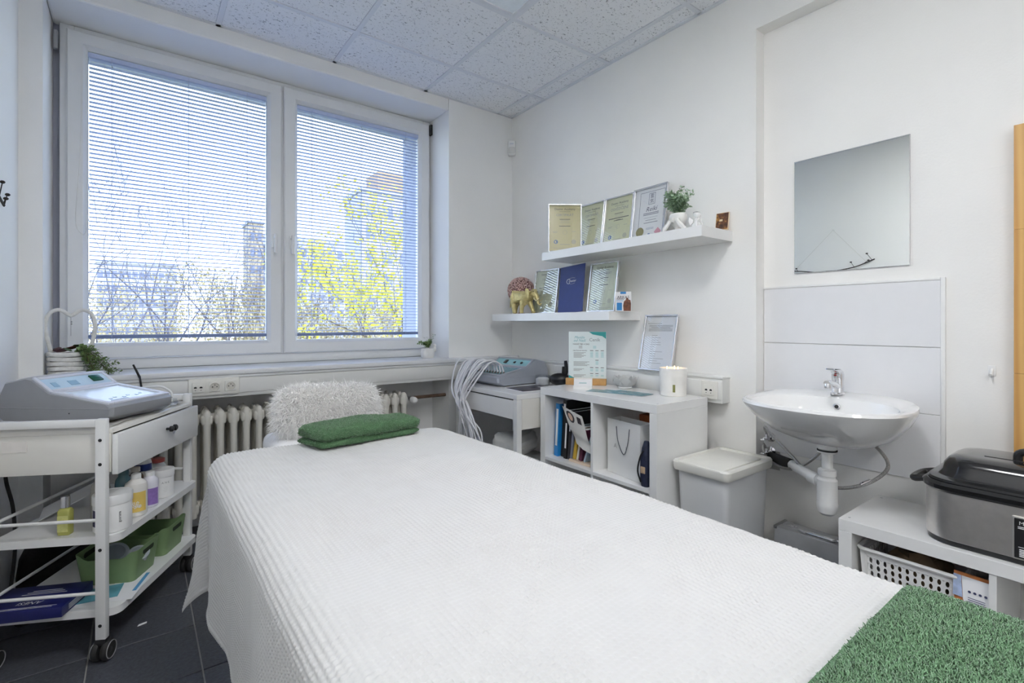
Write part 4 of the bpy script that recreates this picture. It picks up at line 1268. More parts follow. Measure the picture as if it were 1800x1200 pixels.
# small product box
t = thing('product_box', 'small white carton with blue panel at the right end of the lower shelf', 'box', (2.115, 1.776, LS+0.0003), math.radians(-52))
t.location.y = 1.768; t.location.x = 2.09
bm = NB(); box(bm, -0.042, 0.042, -0.018, 0.018, 0, 0.104, 0.0008, 1); part('carton', bm, paper, t, False)
bm = NB(); text_into(bm, 'ARKAS', 0.021, TXZ(0.0, -0.0186, 0.074))
for k in range(6): quad(bm, [(x, -0.0186, z) for x, z in ((-0.034+0.0065*k, 0.0625), (-0.0295+0.0065*k, 0.0625), (-0.0295+0.0065*k, 0.0665), (-0.034+0.0065*k, 0.0665))])
part('lettering', bm, ink, t, False)
bm = NB()
for x0, x1, z0, z1 in ((-0.034, -0.006, 0.004, 0.046), (-0.015, 0.015, 0.092, 0.104), (-0.036, 0.0, 0.0535, 0.056)):
    quad(bm, [(x0, -0.0185, z0), (x1, -0.0185, z0), (x1, -0.0185, z1), (x0, -0.0185, z1)])
part('blue_panel', bm, mat('bright_blue_print', S(40, 130, 196), 0.4), t, False)
bm = NB(); quad(bm, [(x, -0.0187, z) for x, z in ((0.002, 0.001), (0.040, 0.001), (0.041, 0.040), (0.038, 0.058), (0.027, 0.063), (0.024, 0.072), (0.016, 0.071), (0.014, 0.060), (0.004, 0.052), (0.000, 0.030))])
part('figure_print', bm, mat('brown_print', S(110, 62, 40), 0.5, var=0.5, vscale=60), t, False)

# upper shelf right end: bust planter, cherub, small painting
def leaves(bm, stems, n, size, rng, wid=0.5):
    for st in stems:
        P = [Vector(p) for p in st]
        for k in range(n):
            f = 0.25+0.75*(k+rng.random()*0.5)/n; i = min(int(f*(len(P)-1)), len(P)-2); u = f*(len(P)-1)-i
            c = P[i].lerp(P[i+1], u); d = (P[i+1]-P[i]).normalized()
            for sgn in (0, PI):
                q = d.orthogonal().normalized(); q.rotate(Matrix.Rotation(k*1.9+sgn+rng.random()*0.6, 3, d))
                dir_ = (q*0.85+d*0.45).normalized(); w = dir_.cross(d).normalized(); L = size*(0.7+0.6*rng.random()); nn = dir_.cross(w)
                a = bm.verts.new(c); m1 = bm.verts.new(c+dir_*L*0.5+w*L*wid*0.5+nn*L*0.06); m2 = bm.verts.new(c+dir_*L*0.5-w*L*wid*0.5+nn*L*0.06); e = bm.verts.new(c+dir_*L); mid = bm.verts.new(c+dir_*L*0.5-nn*L*0.05)
                bm.faces.new((a, m1, mid)); bm.faces.new((a, mid, m2)); bm.faces.new((m1, e, mid)); bm.faces.new((mid, e, m2))
t = thing('bust_planter', 'white bust-shaped planter with a bushy grey-green plant on the upper shelf', 'potted plant', (2.105, 1.437, US))
bm = NB()
lathe(bm, [(0.030, 0.0), (0.034, 0.006), (0.018, 0.018), (0.017, 0.03), (0.034, 0.045), (0.045, 0.068), (0.044, 0.088), (0.038, 0.096), (0.034, 0.090), (0.030, 0.070)], 24, sx=0.8, sy=1.0)
for s in (-1, 1):
    tube(bm, spline([(-0.030, s*0.055, 0.006), (-0.038, s*0.052, 0.020), (-0.040, s*0.034, 0.040), (-0.036, s*0.020, 0.060)], 4), [0.012]*4+[0.011]*4+[0.010]*4+[0.012], 10)
sphere(bm, (-0.040, 0, 0.062), 0.008, 0.006, 0.012)
sphere(bm, (-0.02, 0.07, 0.010), 0.016, 0.024, 0.010)
part('pot', bm, matte_ceramic, t)
rng = random.Random(11); stems = []
for k in range(34):
    a = rng.random()*2*PI; r = 0.035+0.055*rng.random(); hh = 0.06+0.075*rng.random()*(1.25-r*6)
    stems.append(spline([(0.0, 0, 0.075), (r*0.35*math.cos(a)*0.7, r*0.35*math.sin(a), 0.075+hh*0.6), (r*math.cos(a)*0.7, r*math.sin(a)*1.05, 0.085+hh)], 4))
stems.append(spline([(0, 0, 0.08), (0.0, -0.03, 0.15), (0.0, -0.085, 0.185)], 4)); stems.append(spline([(0, 0, 0.08), (0, 0.04, 0.16), (0, 0.075, 0.215)], 4))
bm = NB(); leaves(bm, stems, 11, 0.020, rng, 0.75); part('foliage', bm, leaf_grey_green, t, kind='stuff')
bm = NB()
for s_ in stems: tube(bm, s_[::2]+[s_[-1]], 0.0009, 4)
part('stems', bm, leaf_green, t, kind='stuff')

t = thing('cherub_figurine', 'small white cherub figurine seated at the right end of the upper shelf', 'figurine', (2.075, 1.318, US), math.radians(-90))
bm = NB()
sphere(bm, (0, 0, 0.018), 0.024, 0.018, 0.018); sphere(bm, (-0.002, 0.0, 0.036), 0.014, 0.012, 0.018)
for s in (-1, 1):
    tube(bm, spline([(0.0, s*0.012, 0.014), (0.012, s*0.02, 0.030), (0.016, s*0.026, 0.006)], 4), [0.008]*4+[0.007]*4+[0.006], 9)
    tube(bm, spline([(0.0, s*0.012, 0.044), (0.012, s*0.014, 0.034), (0.016, s*0.006, 0.048)], 4), [0.0055]*4+[0.005]*4+[0.004], 8)
part('body', bm, ceramic, t)
bm = NB(); sphere(bm, (0.006, 0, 0.064), 0.015, 0.0145, 0.016); sphere(bm, (0.0, 0, 0.069), 0.0155, 0.0155, 0.0135); sphere(bm, (0.021, 0, 0.062), 0.003, 0.0028, 0.003, 8, 6); part('head', bm, ceramic, t)
bm = NB(); tube(bm, [(0.0155*math.cos(a)*0.9, 0.017*math.sin(a), 0.0765) for a in [2*PI*k/16 for k in range(17)]], 0.0012, 5, False); part('hair_band', bm, grey_ink, t)
for s in (-1, 1):
    bm = NB(); prism(bm, [(0, 0), (0.022, 0.012), (0.026, -0.008), (0.018, -0.026), (0.004, -0.014)], -0.002, 0.002, 'y', 0.0015)
    bm.transform(Matrix.Translation((-0.010, s*0.010, 0.042)) @ Matrix.Rotation(s*math.radians(115), 4, 'Z')); part('wing', bm, ceramic, t)
t = thing('small_painting', 'small dark painting on a wooden block at the end of the upper shelf', 'painting', (2.215, 1.272, US+0.0005), (-0.18, 0, -PI/2+0.12))
bm = NB(); box(bm, -0.031, 0.031, -0.008, 0.0, 0, 0.088, 0.001, 1); part('block', bm, mat('pale_wood', S(220, 200, 170), 0.6), t)
pm = bpy.data.materials.new('dark_painting'); pm.use_nodes = True
_N = pm.node_tree.nodes; _L = pm.node_tree.links
_no = _N.new('ShaderNodeTexNoise'); _no.inputs['Scale'].default_value = 55; _no.inputs['Detail'].default_value = 3
_t = _N.new('ShaderNodeTexCoord'); _L.new(_t.outputs['Object'], _no.inputs[0])
_r = _N.new('ShaderNodeValToRGB'); _r.color_ramp.elements[0].position = 0.35; _r.color_ramp.elements[0].color = (*S(60, 38, 32), 1)
_r.color_ramp.elements[1].position = 0.72; _r.color_ramp.elements[1].color = (*S(190, 140, 70), 1)
_e = _r.color_ramp.elements.new(0.55); _e.color = (*S(110, 72, 48), 1)
_L.new(_no.outputs['Fac'], _r.inputs[0]); _L.new(_r.outputs[0], _N['Principled BSDF'].inputs['Base Color'])
bm = NB(); box(bm, -0.0285, 0.0285, -0.0086, -0.008, 0.004, 0.0855); part('picture', bm, pm, t, False)
bm = NB(); box(bm, -0.013, 0.002, -0.0089, -0.0086, 0.045, 0.055); part('pale_patch', bm, mat('cream_print', S(222, 200, 160), 0.6), t, False)

# document frame leaning on the cable duct
t, sh = pic_frame('silver framed printed notice leaning on the wall above the candle', (2.178, 1.625, 0.8712), -PI/2, 0.215, 0.208, 0.302, paper, fw=0.008, cat='picture frame')
bm = NB()
bars(bm, [(-0.04, 0.255, 0.09, 0.0025)] + [(0, 0.246-0.0045*k, 0.15 - (0.03 if k == 3 else 0), 0.002) for k in range(8)])
rng = random.Random(3)
bars(bm, [(-0.07+(0.02+0.07*r)/2+0.02, 0.19-0.0125*k, 0.02+0.07*r, 0.0018) for k, r in enumerate([rng.random() for _ in range(13)])])
part('small_print', bm, grey_ink, sh, False)

# motion sensor
t = thing('motion_sensor', 'small white motion sensor high in the corner beside the window', 'sensor', (2.238, 2.965, 2.385), math.radians(-42))
bm = NB(); box(bm, -0.029, 0.029, -0.020, 0.025, 0, 0.112, 0.010, 3); part('housing', bm, white_plastic, t)
bm = NB(); box(bm, -0.022, 0.022, -0.026, -0.015, 0.012, 0.060, 0.008, 3); part('lens', bm, mat('lens_white', (0.74, 0.74, 0.72), 0.25), t)
bm = NB(); box(bm, -0.014, 0.014, -0.0205, -0.019, 0.080, 0.090); part('window', bm, pale_plastic, t)

# ------------------------------------------------------------------ cube unit with books
KX0, KX1, KY0, KY1, KZ = 1.775, 2.165, 1.317, 2.090, 0.770
def cube_unit(name, label, x0, x1, y0, y1, zt, th, n_cols, n_rows, holes):
    t = thing(name, label, 'shelf unit', ((x0+x1)/2, (y0+y1)/2, 0))
    hx, hy = (x1-x0)/2, (y1-y0)/2
    bm = NB(); box(bm, -hx, hx, -hy, hy, zt-th, zt, 0.001, 1); part('top_board', bm, white_lacq, t, False)
    bm = NB(); box(bm, -hx, hx, -hy, hy, 0.0, th, 0.001, 1); part('bottom_board', bm, white_lacq, t, False)
    for s in (-1, 1):
        bm = NB(); box(bm, -hx, hx, s*hy-(th if s > 0 else 0), s*hy+(th if s < 0 else 0), th+0.0005, zt-th-0.0005, 0.001, 1); part('side_panel', bm, white_lacq, t, False)
    for c in range(1, n_cols):
        y = -hy+th+(2*hy-2*th)*c/n_cols
        bm = NB(); box(bm, -hx+0.004, hx-0.002, y-0.008, y+0.008, th, zt-th); part('divider', bm, white_lacq, t, False)
    for r in range(1, n_rows):
        z = th+(zt-2*th)*r/n_rows
        bm = NB(); box(bm, -hx+0.002, hx-0.002, -hy+th, hy-th, z-0.008, z+0.008); part('shelf_board', bm, white_lacq, t, False)
    bm = NB()
    for y, x in holes: lathe(bm, [(0.004, 0), (0.004, 0.0006)], 12, (x, y, zt))
    part('screw_hole', bm, grey_plastic, t, False)
    return t
cube_unit('cube_shelf', 'white cube shelf unit holding books and a paper bag beside the waste bin', KX0, KX1, KY0, KY1, KZ, 0.039, 2, 2, [(-0.365, -0.16), (-0.365, 0.16), (0.365, -0.16)])
SZ = 0.385+0.0085   # top of the middle board

def book(w, d, hh, m, label, y, x=1.800, lean=0.0, z=SZ, stripe=None, title=None, group='books in the cube shelf', rz=0):
    """spine faces -x; w thickness along y, d depth along x"""
    t = thing('book', label, 'book', (x, y, z), (lean, 0, rz), group)
    bm = NB(); box(bm, 0, d, -w/2, w/2, 0, hh, 0.0012, 1); c = part('cover', bm, m, t)
    bm = NB(); box(bm, 0.003, d+0.0003, -w/2+0.002, w/2-0.002, hh-0.0005, hh+0.0004); part('pages', bm, paper, t, False)
    if title or stripe:
        bm = NB()
        if title: text_into(bm, title, w*0.55, Matrix.Translation((-0.0006, 0, hh*0.5)) @ Matrix.Rotation(-PI/2, 4, 'Z') @ Matrix.Rotation(PI/2, 4, 'X') @ Matrix.Rotation(-PI/2, 4, 'Z'))
        if stripe: box(bm, -0.0006, 0.0002, -w*0.25, w*0.25, hh*stripe[0], hh*stripe[1])
        part('spine_print', bm, white_ink, t, False)
    return t
bkm = lambda n, c: mat(n, S(*c), 0.35, var=0.05)
book(0.030, 0.20, 0.290, bkm('blue_cover', (36, 130, 200)), 'tall bright blue book at the left end of the row', 2.022, 1.828, 0.06, title=None, stripe=(0.2, 0.9))
book(0.028, 0.22, 0.315, bkm('black_cover', (26, 26, 28)), 'tallest black book behind the blue one, with a small orange mark', 1.986, 1.845, 0.07, stripe=(0.85, 0.93))
book(0.022, 0.20, 0.262, bkm('black_cover_two', (20, 20, 22)), 'black book with white spine lettering in the middle of the row', 1.950, 1.828, 0.07, stripe=(0.22, 0.74))
book(0.018, 0.20, 0.255, bkm('charcoal_cover', (48, 46, 50)), 'charcoal book right of the black lettered one', 1.927, 1.832, 0.08, stripe=(0.6, 0.75))
book(0.016, 0.15, 0.185, bkm('slate_cover', (120, 124, 138)), 'short slate-grey book left of the yellow one', 1.905, 1.828, 0.12)
book(0.020, 0.14, 0.175, bkm('yellow_cover', (196, 164, 62)), 'short mustard yellow book', 1.880, 1.828, 0.17, z=SZ+0.014)
book(0.012, 0.14, 0.180, bkm('white_cover', (216, 210, 200)), 'short thin white book right of the yellow one', 1.857, 1.828, 0.20, z=SZ+0.014)
book(0.020, 0.14, 0.172, bkm('plum_cover', (104, 52, 74)), 'short plum red book near the divider', 1.836, 1.828, 0.23, z=SZ+0.014)
book(0.012, 0.14, 0.145, bkm('pale_blue_cover', (176, 196, 210)), 'short pale blue booklet leaning on the divider', 1.806, 1.828, 0.36, z=SZ+0.014)
t = book(0.012, 0.20, 0.155, bkm('cream_cover', (222, 200, 176)), 'cream book lying flat under the short books', 1.905, 1.815, 0, z=SZ)
t.rotation_euler = (PI/2, 0, 0); t.location = (1.815, 1.905, SZ+0.0062)
# curled leaflet hanging over the books
bm = NB(); G = []
path = spline([(1.822, 0.660), (1.816, 0.63), (1.810, 0.59), (1.806, 0.55), (1.808, 0.515), (1.800, 0.48)], 5)
for k, p in enumerate([(q.x, q.y) for q in [Vector((a[0], a[1], 0)) for a in path]]):
    f = k/(len(path)-1)
    yc = 1.890-0.105*f
    G.append([bm.verts.new((p[0]+0.012*abs(s)*f, yc+0.076*s*(1-0.25*f), p[1]+0.018*s)) for s in (-1, -0.5, 0, 0.5, 1)])
for a, b_ in zip(G, G[1:]):
    for i in range(4): bm.faces.new((a[i], a[i+1], b_[i+1], b_[i]))
bmesh.ops.recalc_face_normals(bm, faces=bm.faces[:])
t = thing('photo_leaflet', 'curled pale leaflet with a round portrait hanging over the books', 'leaflet', (0, 0, 0))
part('sheet', bm, mat('pale_leaflet', S(206, 204, 198), 0.5), t)
bm = NB()
def leaf_uv(f, s, off=0.0016):
    i = min(int(f*(len(path)-1)), len(path)-2); u = f*(len(path)-1)-i
    p = path[i].lerp(path[i+1], u); yc = 1.890-0.105*f
    return (p[0]+0.012*abs(s)*f-off, yc+0.076*s*(1-0.25*f), p[1]+0.018*s)
quad(bm, [leaf_uv(0.22+0.15*math.sin(a), 0.35+0.42*math.cos(a)) for a in [2*PI*k/16 for k in range(16)]])
quad(bm, [leaf_uv(*q) for q in ((0.12, -0.75), (0.12, -0.35), (0.30, -0.35), (0.30, -0.75))])
part('portrait_print', bm, mat('dark_print', S(52, 44, 46), 0.5), t, False)
bm = NB()
quad(bm, [leaf_uv(0.23+0.10*math.sin(a), 0.35+0.24*math.cos(a), 0.0022) for a in [2*PI*k/14 for k in range(14)]])
part('face_print', bm, mat('skin_print', S(200, 170, 150), 0.6), t, False)

# paper bag
t = thing('paper_bag', 'white paper gift bag with dark cord handles in the right cube', 'bag', (1.875, 1.545, SZ+0.001), math.radians(-98))
pb = mat('bag_paper', S(226, 226, 224), 0.45, var=0.02)
bm = NB(); w, d, hh = 0.225, 0.085, 0.262
for s in (-1, 1): box(bm, -w/2, w/2, s*d/2-0.0006, s*d/2+0.0006, 0, hh)
prism(bm, [(-d/2, 0.0), (d/2, 0.0), (d/2, hh), (0, hh-0.003), (-d/2, hh)], -w/2-0.0006, -w/2+0.0006, 'x'); prism(bm, [(-d/2, 0.0), (d/2, 0.0), (d/2, hh), (-d/2, hh)], w/2-0.0006, w/2+0.0006, 'x')
box(bm, -w/2, w/2, -d/2, d/2, 0, 0.0012); part('bag_body', bm, pb, t, False)
for s in (-1, 1):
    bm = NB(); tube(bm, spline([(-0.045, s*(d/2+0.003), hh-0.03), (-0.03, s*(d/2+0.006), hh-0.10), (0.01, s*(d/2+0.006), hh-0.155), (0.035, s*(d/2+0.004), hh-0.10), (0.045, s*(d/2+0.003), hh-0.03)], 5), 0.0018, 6)
    part('cord_handle', bm, mat('grey_cord', S(90, 92, 100), 0.8), t)
bm = NB(); text_into(bm, 'A', 0.030, TXZ(-0.055, -d/2-0.0012, 0.135)); text_into(bm, 'I', 0.030, TXZ(0.02, -d/2-0.0012, 0.135)); part('lettering', bm, grey_ink, t, False)
t = thing('sunglasses_case', 'dark navy pouch with buckles tucked beside the paper bag', 'pouch', (1.815, 1.402, SZ), 0)
bm = NB(); loft_rr(bm, [(0.045, 0.035, 0.012, 0), (0.052, 0.045, 0.014, 0.03), (0.050, 0.045, 0.014, 0.12), (0.040, 0.035, 0.014, 0.17), (0.02, 0.02, 0.009, 0.20)], 4); part('pouch_body', bm, mat('navy_cloth', S(34, 40, 62), 0.6, var=0.3, vscale=40), t)
bm = NB(); box(bm, -0.029, -0.024, -0.012, 0.012, 0.06, 0.09, 0.002); part('buckle', bm, mat('beige_tag', S(196, 170, 140), 0.5), t)
bm = NB(); tube(bm, spline([(-0.028, 0.01, 0.02), (-0.034, 0.022, 0.07), (-0.030, 0.012, 0.13), (-0.022, 0.0, 0.16)]), 0.004, 6); part('strap', bm, black_cloth, t)
t = thing('orange_box', 'orange box at the back of the right cube behind the paper bag', 'box', (2.05, 1.53, SZ), 0.1)
bm = NB(); box(bm, -0.05, 0.05, -0.06, 0.06, 0, 0.275, 0.002); part('carton', bm, mat('orange_carton', S(170, 88, 40), 0.6, var=0.1), t)
bm = NB(); box(bm, -0.0506, -0.0501, -0.04, 0.04, 0.20, 0.23); part('label_print', bm, mat('red_label', S(140, 50, 36), 0.5), t, False)

# things on the cube unit
t = thing('price_list', 'white and teal price list in a wooden holder on the cube shelf', 'price list', (2.052, 2.000, KZ), math.radians(-51))
bm = NB(); box(bm, -0.122, 0.108, -0.022, 0.022, 0, 0.038, 0.002); part('wooden_base', bm, mat('light_wood', S(196, 150, 92), 0.5, var=0.15, vscale=30), t)
bm = NB(); box(bm, -0.107, 0.107, -0.0035, 0.0015, 0.006, 0.305, 0.0015, 1); sh = part('card', bm, mat('card_white', S(226, 236, 236), 0.3, var=0.02, vscale=6), t)
YP = -0.0040
bm = NB()
quad(bm, [(x, YP, z) for x, z in ((0.010, 0.304), (0.030, 0.290), (0.055, 0.285), (0.085, 0.280), (0.106, 0.264), (0.106, 0.304))])
part('teal_wave', bm, teal_ink, sh, False); bm = NB()
quad(bm, [(x, YP, z) for x, z in ((-0.106, 0.007), (0.106, 0.007), (0.106, 0.016), (0.06, 0.018), (0.0, 0.030), (-0.06, 0.032), (-0.106, 0.055))])
part('teal_wave', bm, teal_ink, sh, False)
bm = NB()
text_into(bm, 'Masáže', 0.020, TXZ(-0.045, YP, 0.272), shear=0.35); text_into(bm, 'od Naší', 0.022, TXZ(-0.045, YP, 0.254), shear=0.35)
part('script_lettering', bm, mat('soft_teal_ink', S(120, 180, 186), 0.5), sh, False)
bm = NB(); text_into(bm, 'Ceník', 0.026, TXZ(0.042, YP, 0.258)); part('title_lettering', bm, mat('mid_grey_ink', S(140, 150, 152), 0.5), sh, False)
bm = NB()
text_into(bm, 'MASÁŽ ŠÍJE A ZAD', 0.0115, TXZ(-0.082, YP, 0.233), 'LEFT'); text_into(bm, 'OBLIČEJOVÉ MASÁŽE', 0.0085, TXZ(-0.082, YP, 0.196), 'LEFT')
for z in (0.197,): bars(bm, [(x, z, 0.018, 0.003) for x in (0.025, 0.055, 0.085)])
for z in (0.100,): bars(bm, [(x, z, 0.018, 0.003) for x in (0.025, 0.055, 0.085)])
bars(bm, [(0.055, 0.142, 0.018, 0.003), (0.025, 0.066, 0.018, 0.003), (0.055, 0.066, 0.018, 0.003)])
part('lettering', bm, ink, sh, False)
bm = NB()
for z0, n, w in ((0.185, 6, 0.07), (0.132, 5, 0.09), (0.092, 3, 0.06), (0.057, 3, 0.07)):
    bars(bm, [(-0.078+(w-0.012*(k % 3))/2, z0-0.0055*k, w-0.012*(k % 3), 0.0022) for k in range(n)])
bars(bm, [(-0.038, 0.222-0.0055*k, 0.02, 0.0022) for k in range(3)])
part('small_print', bm, grey_ink, sh, False)
bm = NB()
for z0, n in ((0.188, 6), (0.135, 4), (0.091, 3), (0.057, 2)):
    for x in (0.025, 0.055, 0.085):
        if z0 == 0.135 and x != 0.055: continue
        bars(bm, [(x, z0-0.0055*k, 0.016, 0.0022) for k in range(n)])
bars(bm, [(0.042, 0.222-0.0055*k, 0.018, 0.0022) for k in range(3)])
part('price_print', bm, pale_teal_ink, sh, False)
YP = -0.0045
# business card holder
t = thing('card_holder', 'white card holder with business cards in front of the price list', 'card holder', (1.915, 1.900, KZ), math.radians(-48))
bm = NB(); prism(bm, [(-0.030, 0), (0.030, 0), (0.030, 0.004), (-0.020, 0.010), (-0.028, 0.018)], -0.05, 0.05, 'x'); prism(bm, [(0.018, 0.0), (0.026, 0.0), (0.034, 0.052), (0.030, 0.052)], -0.05, 0.05, 'x'); part('holder', bm, white_plastic, t, False)
bm = NB(); prism(bm, [(-0.004, 0.006), (0.010, 0.006), (0.020, 0.045), (0.008, 0.045)], -0.044, 0.044, 'x'); part('cards', bm, paper, t, False)
bm = NB(); box(bm, -0.02, 0.02, 0.0018, 0.003, 0.028, 0.031, M=Matrix.Identity(4)); part('card_print', bm, pale_teal_ink, t, False)
# lotus bowl
t = thing('lotus_bowl', 'white ceramic lotus-shaped tealight holder between the price list and the candle', 'tealight holder', (2.105, 1.770, KZ+0.0012))
bm = NB(); lathe(bm, [(0.036, 0), (0.040, 0.004), (0.036, 0.012), (0.02, 0.016)], 24); part('cup', bm, ceramic, t)
for ring, (n, r0, r1, hh, w, a0) in enumerate(((8, 0.026, 0.072, 0.058, 0.034, 0.0), (6, 0.018, 0.048, 0.062, 0.030, 0.4))):
    for k in range(n):
        a = 2*PI*k/n+a0; bm = NB(); G = []
        for i in range(6):
            f = i/5; r = r0+(r1-r0)*f**0.7; z = 0.006+hh*f**1.5; ww = w*math.sin(PI*min(0.97, 0.18+0.80*f))**0.8
            G.append([(r+0.10*(s*ww)**2*-40*0.1, s*ww, z+0.006*s*s*(1-f)) for s in (-1, -0.5, 0, 0.5, 1)])
        V = [[bm.verts.new(p) for p in row] for row in G]
        for p_, q_ in zip(V, V[1:]):
            for i in range(4): bm.faces.new((p_[i], p_[i+1], q_[i+1], q_[i]))
        bmesh.ops.solidify(bm, geom=bm.faces[:], thickness=0.0035)
        bm.transform(Matrix.Rotation(a, 4, 'Z')); part('petal', bm, ceramic, t)
# flyers
fl = mat('teal_flyer', S(112, 156, 166), 0.25, var=0.25, vscale=9)
for k, (x, y, a, z, lab) in enumerate(((1.930, 1.735, 0.35, 0.0002, 'teal flyer lying left in the fan on the cube shelf'), (1.950, 1.680, 0.18, 0.0011, 'teal flyer in the middle of the fan on the cube shelf'), (1.975, 1.625, 0.05, 0.0020, 'teal flyer lying right in the fan, nearest the candle'))):
    sheet('flyer', lab, 'flyer', 0.100, 0.205, (x, y, KZ+z), a, fl, 0.0008, [('flyer_print', mat('dark_teal_print', S(70, 116, 128), 0.3), [(-0.03, 0.04, -0.08, -0.03), (-0.04, 0.0, 0.02, 0.05)]), ])['group'] = 'teal flyers on the cube shelf'
# candle
t = thing('candle', 'large white candle with three burning wicks on the cube shelf', 'candle', (2.090, 1.455, KZ))
bm = NB(); lathe(bm, [(0.058, 0), (0.061, 0.003), (0.0655, 0.132), (0.0645, 0.135), (0.0625, 0.134), (0.0615, 0.115), (0.0, 0.113)], 40, cap1=False); part('wax_vessel', bm, mat('candle_white', (0.84, 0.82, 0.78), 0.35, sss=0.3), t)
for k in range(3):
    a = 2*PI*k/3+0.4; bm = NB(); c = (0.030*math.cos(a), 0.030*math.sin(a), 0.113)
    tube(bm, [c, (c[0], c[1], c[2]+0.010)], 0.001, 5); w_ = part('wick', bm, black_plastic, t)
    bm = NB(); lathe(bm, [(0.0008, 0.006), (0.0034, 0.012), (0.0034, 0.016), (0.0018, 0.024), (0.0003, 0.030)], 10, c); part('flame', bm, mat('flame', (1, 0.7, 0.3), 0.5, emit=(1.0, 0.62, 0.25), estr=8), w_)
bm = NB(); k_ = 5; pts = [[(0.0655*math.cos(a), 0.0655*math.sin(a), z) for a in [math.radians(213+10*i/k_) for i in range(k_+1)]] for z in (0.022, 0.058)]; ring_loft(bm, pts, closed=False); part('label', bm, mat('olive_label', S(140, 140, 84), 0.5), t)

# ------------------------------------------------------------------ small desk with the second machine
DX0, DX1, DY0, DY1, DZ = 1.640, 2.180, 2.128, 2.775, 0.732
t = thing('desk', 'small white desk with a drawer in the corner under the lower shelf', 'desk', ((DX0+DX1)/2, (DY0+DY1)/2, 0))
hx, hy = (DX1-DX0)/2, (DY1-DY0)/2
bm = NB(); box(bm, -hx, hx, -hy, hy, DZ-0.028, DZ, 0.0015, 1); part('desk_top', bm, white_lacq, t, False)
for sy in (-1, 1):
    for sx in (-1, 1):
        bm = NB(); box(bm, sx*hx-(0.034 if sx > 0 else 0), sx*hx+(0.034 if sx < 0 else 0), sy*hy-(0.034 if sy > 0 else 0), sy*hy+(0.034 if sy < 0 else 0), 0, DZ-0.0285, 0.0015, 1)
        part('leg', bm, white_metal, t, False)
    bm = NB(); box(bm, -hx+0.034, hx-0.034, sy*(hy-0.009)-0.009, sy*(hy-0.009)+0.009, DZ-0.195, DZ-0.0285); part('side_panel', bm, mat('cream_lacquer', (0.78, 0.76, 0.71), 0.35), t, False)
bm = NB(); box(bm, -hx+0.002, -hx+0.016, -hy+0.036, hy-0.036, DZ-0.140, DZ-0.036, 0.001, 1); part('drawer_front', bm, white_lacq, t, False)
bm = NB(); box(bm, -hx+0.02, -hx+0.30, -hy+0.034, hy-0.034, DZ-0.14, DZ-0.0285); part('drawer_box', bm, dark_gap, t, False)

silver = mat('metallic_grey_plastic', S(172, 177, 187), 0.32, 0.3, var=0.03)
panel_t = mat('teal_control_panel', S(140, 178, 186), 0.2, var=0.1, vscale=20)
mc = pressotherapy('dark silver treatment machine with teal panels and white air tubes on the desk', (1.735, 2.640, DZ+0.003), math.radians(183), 0.375, (silver, silver), (panel_t, mat('bright_teal_panel', S(150, 200, 206), 0.2, var=0.05)))
t2, M1, L1, M2, L2, k1, k2, h2 = mc
bm = NB()
for r in range(4):
    for c in range(9): box(bm, 0.135+0.016*r, 0.139+0.016*r, -0.13+0.028*c, -0.112+0.028*c, 0.002, 0.003)
bm.transform(M1); part('button_print', bm, mat('dark_teal_buttons', S(84, 124, 134), 0.3), k1, False)
bm = NB(); box(bm, 0.026, 0.058, -0.075, -0.045, 0.002, 0.008, 0.002); bm.transform(M2)
part('rocker_switch', bm, black_plastic, k2)
bm = NB(); lathe(bm, [(0.010, 0.002), (0.010, 0.006)], 14, (0.042, 0.10, 0)); bm.transform(M2); part('dial', bm, black_plastic, k2)
bm = NB(); box(bm, 0.034, 0.050, 0.02, 0.038, 0.002, 0.006, 0.001); bm.transform(M2); part('button', bm, black_plastic, k2)
# air tubes: bundle leaving the front sockets, bending over the desk edge and falling
M_m = t2.matrix_basis.copy() if False else Matrix.Translation((1.735, 2.640, DZ+0.003)) @ Matrix.Rotation(math.radians(183), 4, 'Z')
rng = random.Random(21); bmn = NB()
tube_m = mat('air_tube_white', (0.74, 0.74, 0.77), 0.4, var=0.03)
for k in range(22):
    f = k/21
    ly = -0.150+0.30*f
    s0 = M_m @ (M1 @ Vector((0.052+0.012*(k % 2), ly, 0.0)))
    bmn2 = NB(); 
    tube(bmn, [s0, s0+Vector((0, 0, 0.014))], 0.0055, 8)
    yb = 2.52+0.16*(f-0.5)+rng.uniform(-0.07, 0.07)
    over = rng.uniform(0.0, 0.05)
    pts = [s0+Vector((0, 0, 0.010)), s0+Vector((-0.025, 0.004, 0.050+over*0.5)), s0+Vector((-0.085-over, 0.012, 0.055+over*0.4)),
           Vector((1.600-over*0.8, s0.y*0.75+yb*0.25+0.02, 0.70+rng.uniform(-0.02, 0.03))), Vector((1.595-over*0.9, s0.y*0.45+yb*0.55, 0.60+rng.uniform(-0.03, 0.03))),
           Vector((1.590+rng.uniform(-0.03, 0.02), yb*0.9+2.56*0.1, 0.46+rng.uniform(-0.03, 0.03))), Vector((1.600+rng.uniform(-0.03, 0.04), yb+rng.uniform(-0.03, 0.03), 0.30)), Vector((1.63+rng.uniform(-0.05, 0.05), yb+rng.uniform(-0.06, 0.06), 0.06)), Vector((1.70+rng.uniform(-0.08, 0.08), yb+rng.uniform(-0.08, 0.08), 0.010))]
    bmn2 = NB(); tube(bmn2, spline(pts, 6), 0.0052, 7)
    part('air_tube', bmn2, tube_m, None).parent = t2
    ob = SC.collection.objects[-1]
    ob.matrix_parent_inverse = M_m.inverted()
bmn.transform(M_m.inverted()); part('tube_socket', bmn, mat('brass_fitting', S(110, 104, 96), 0.3, 0.6), t2)

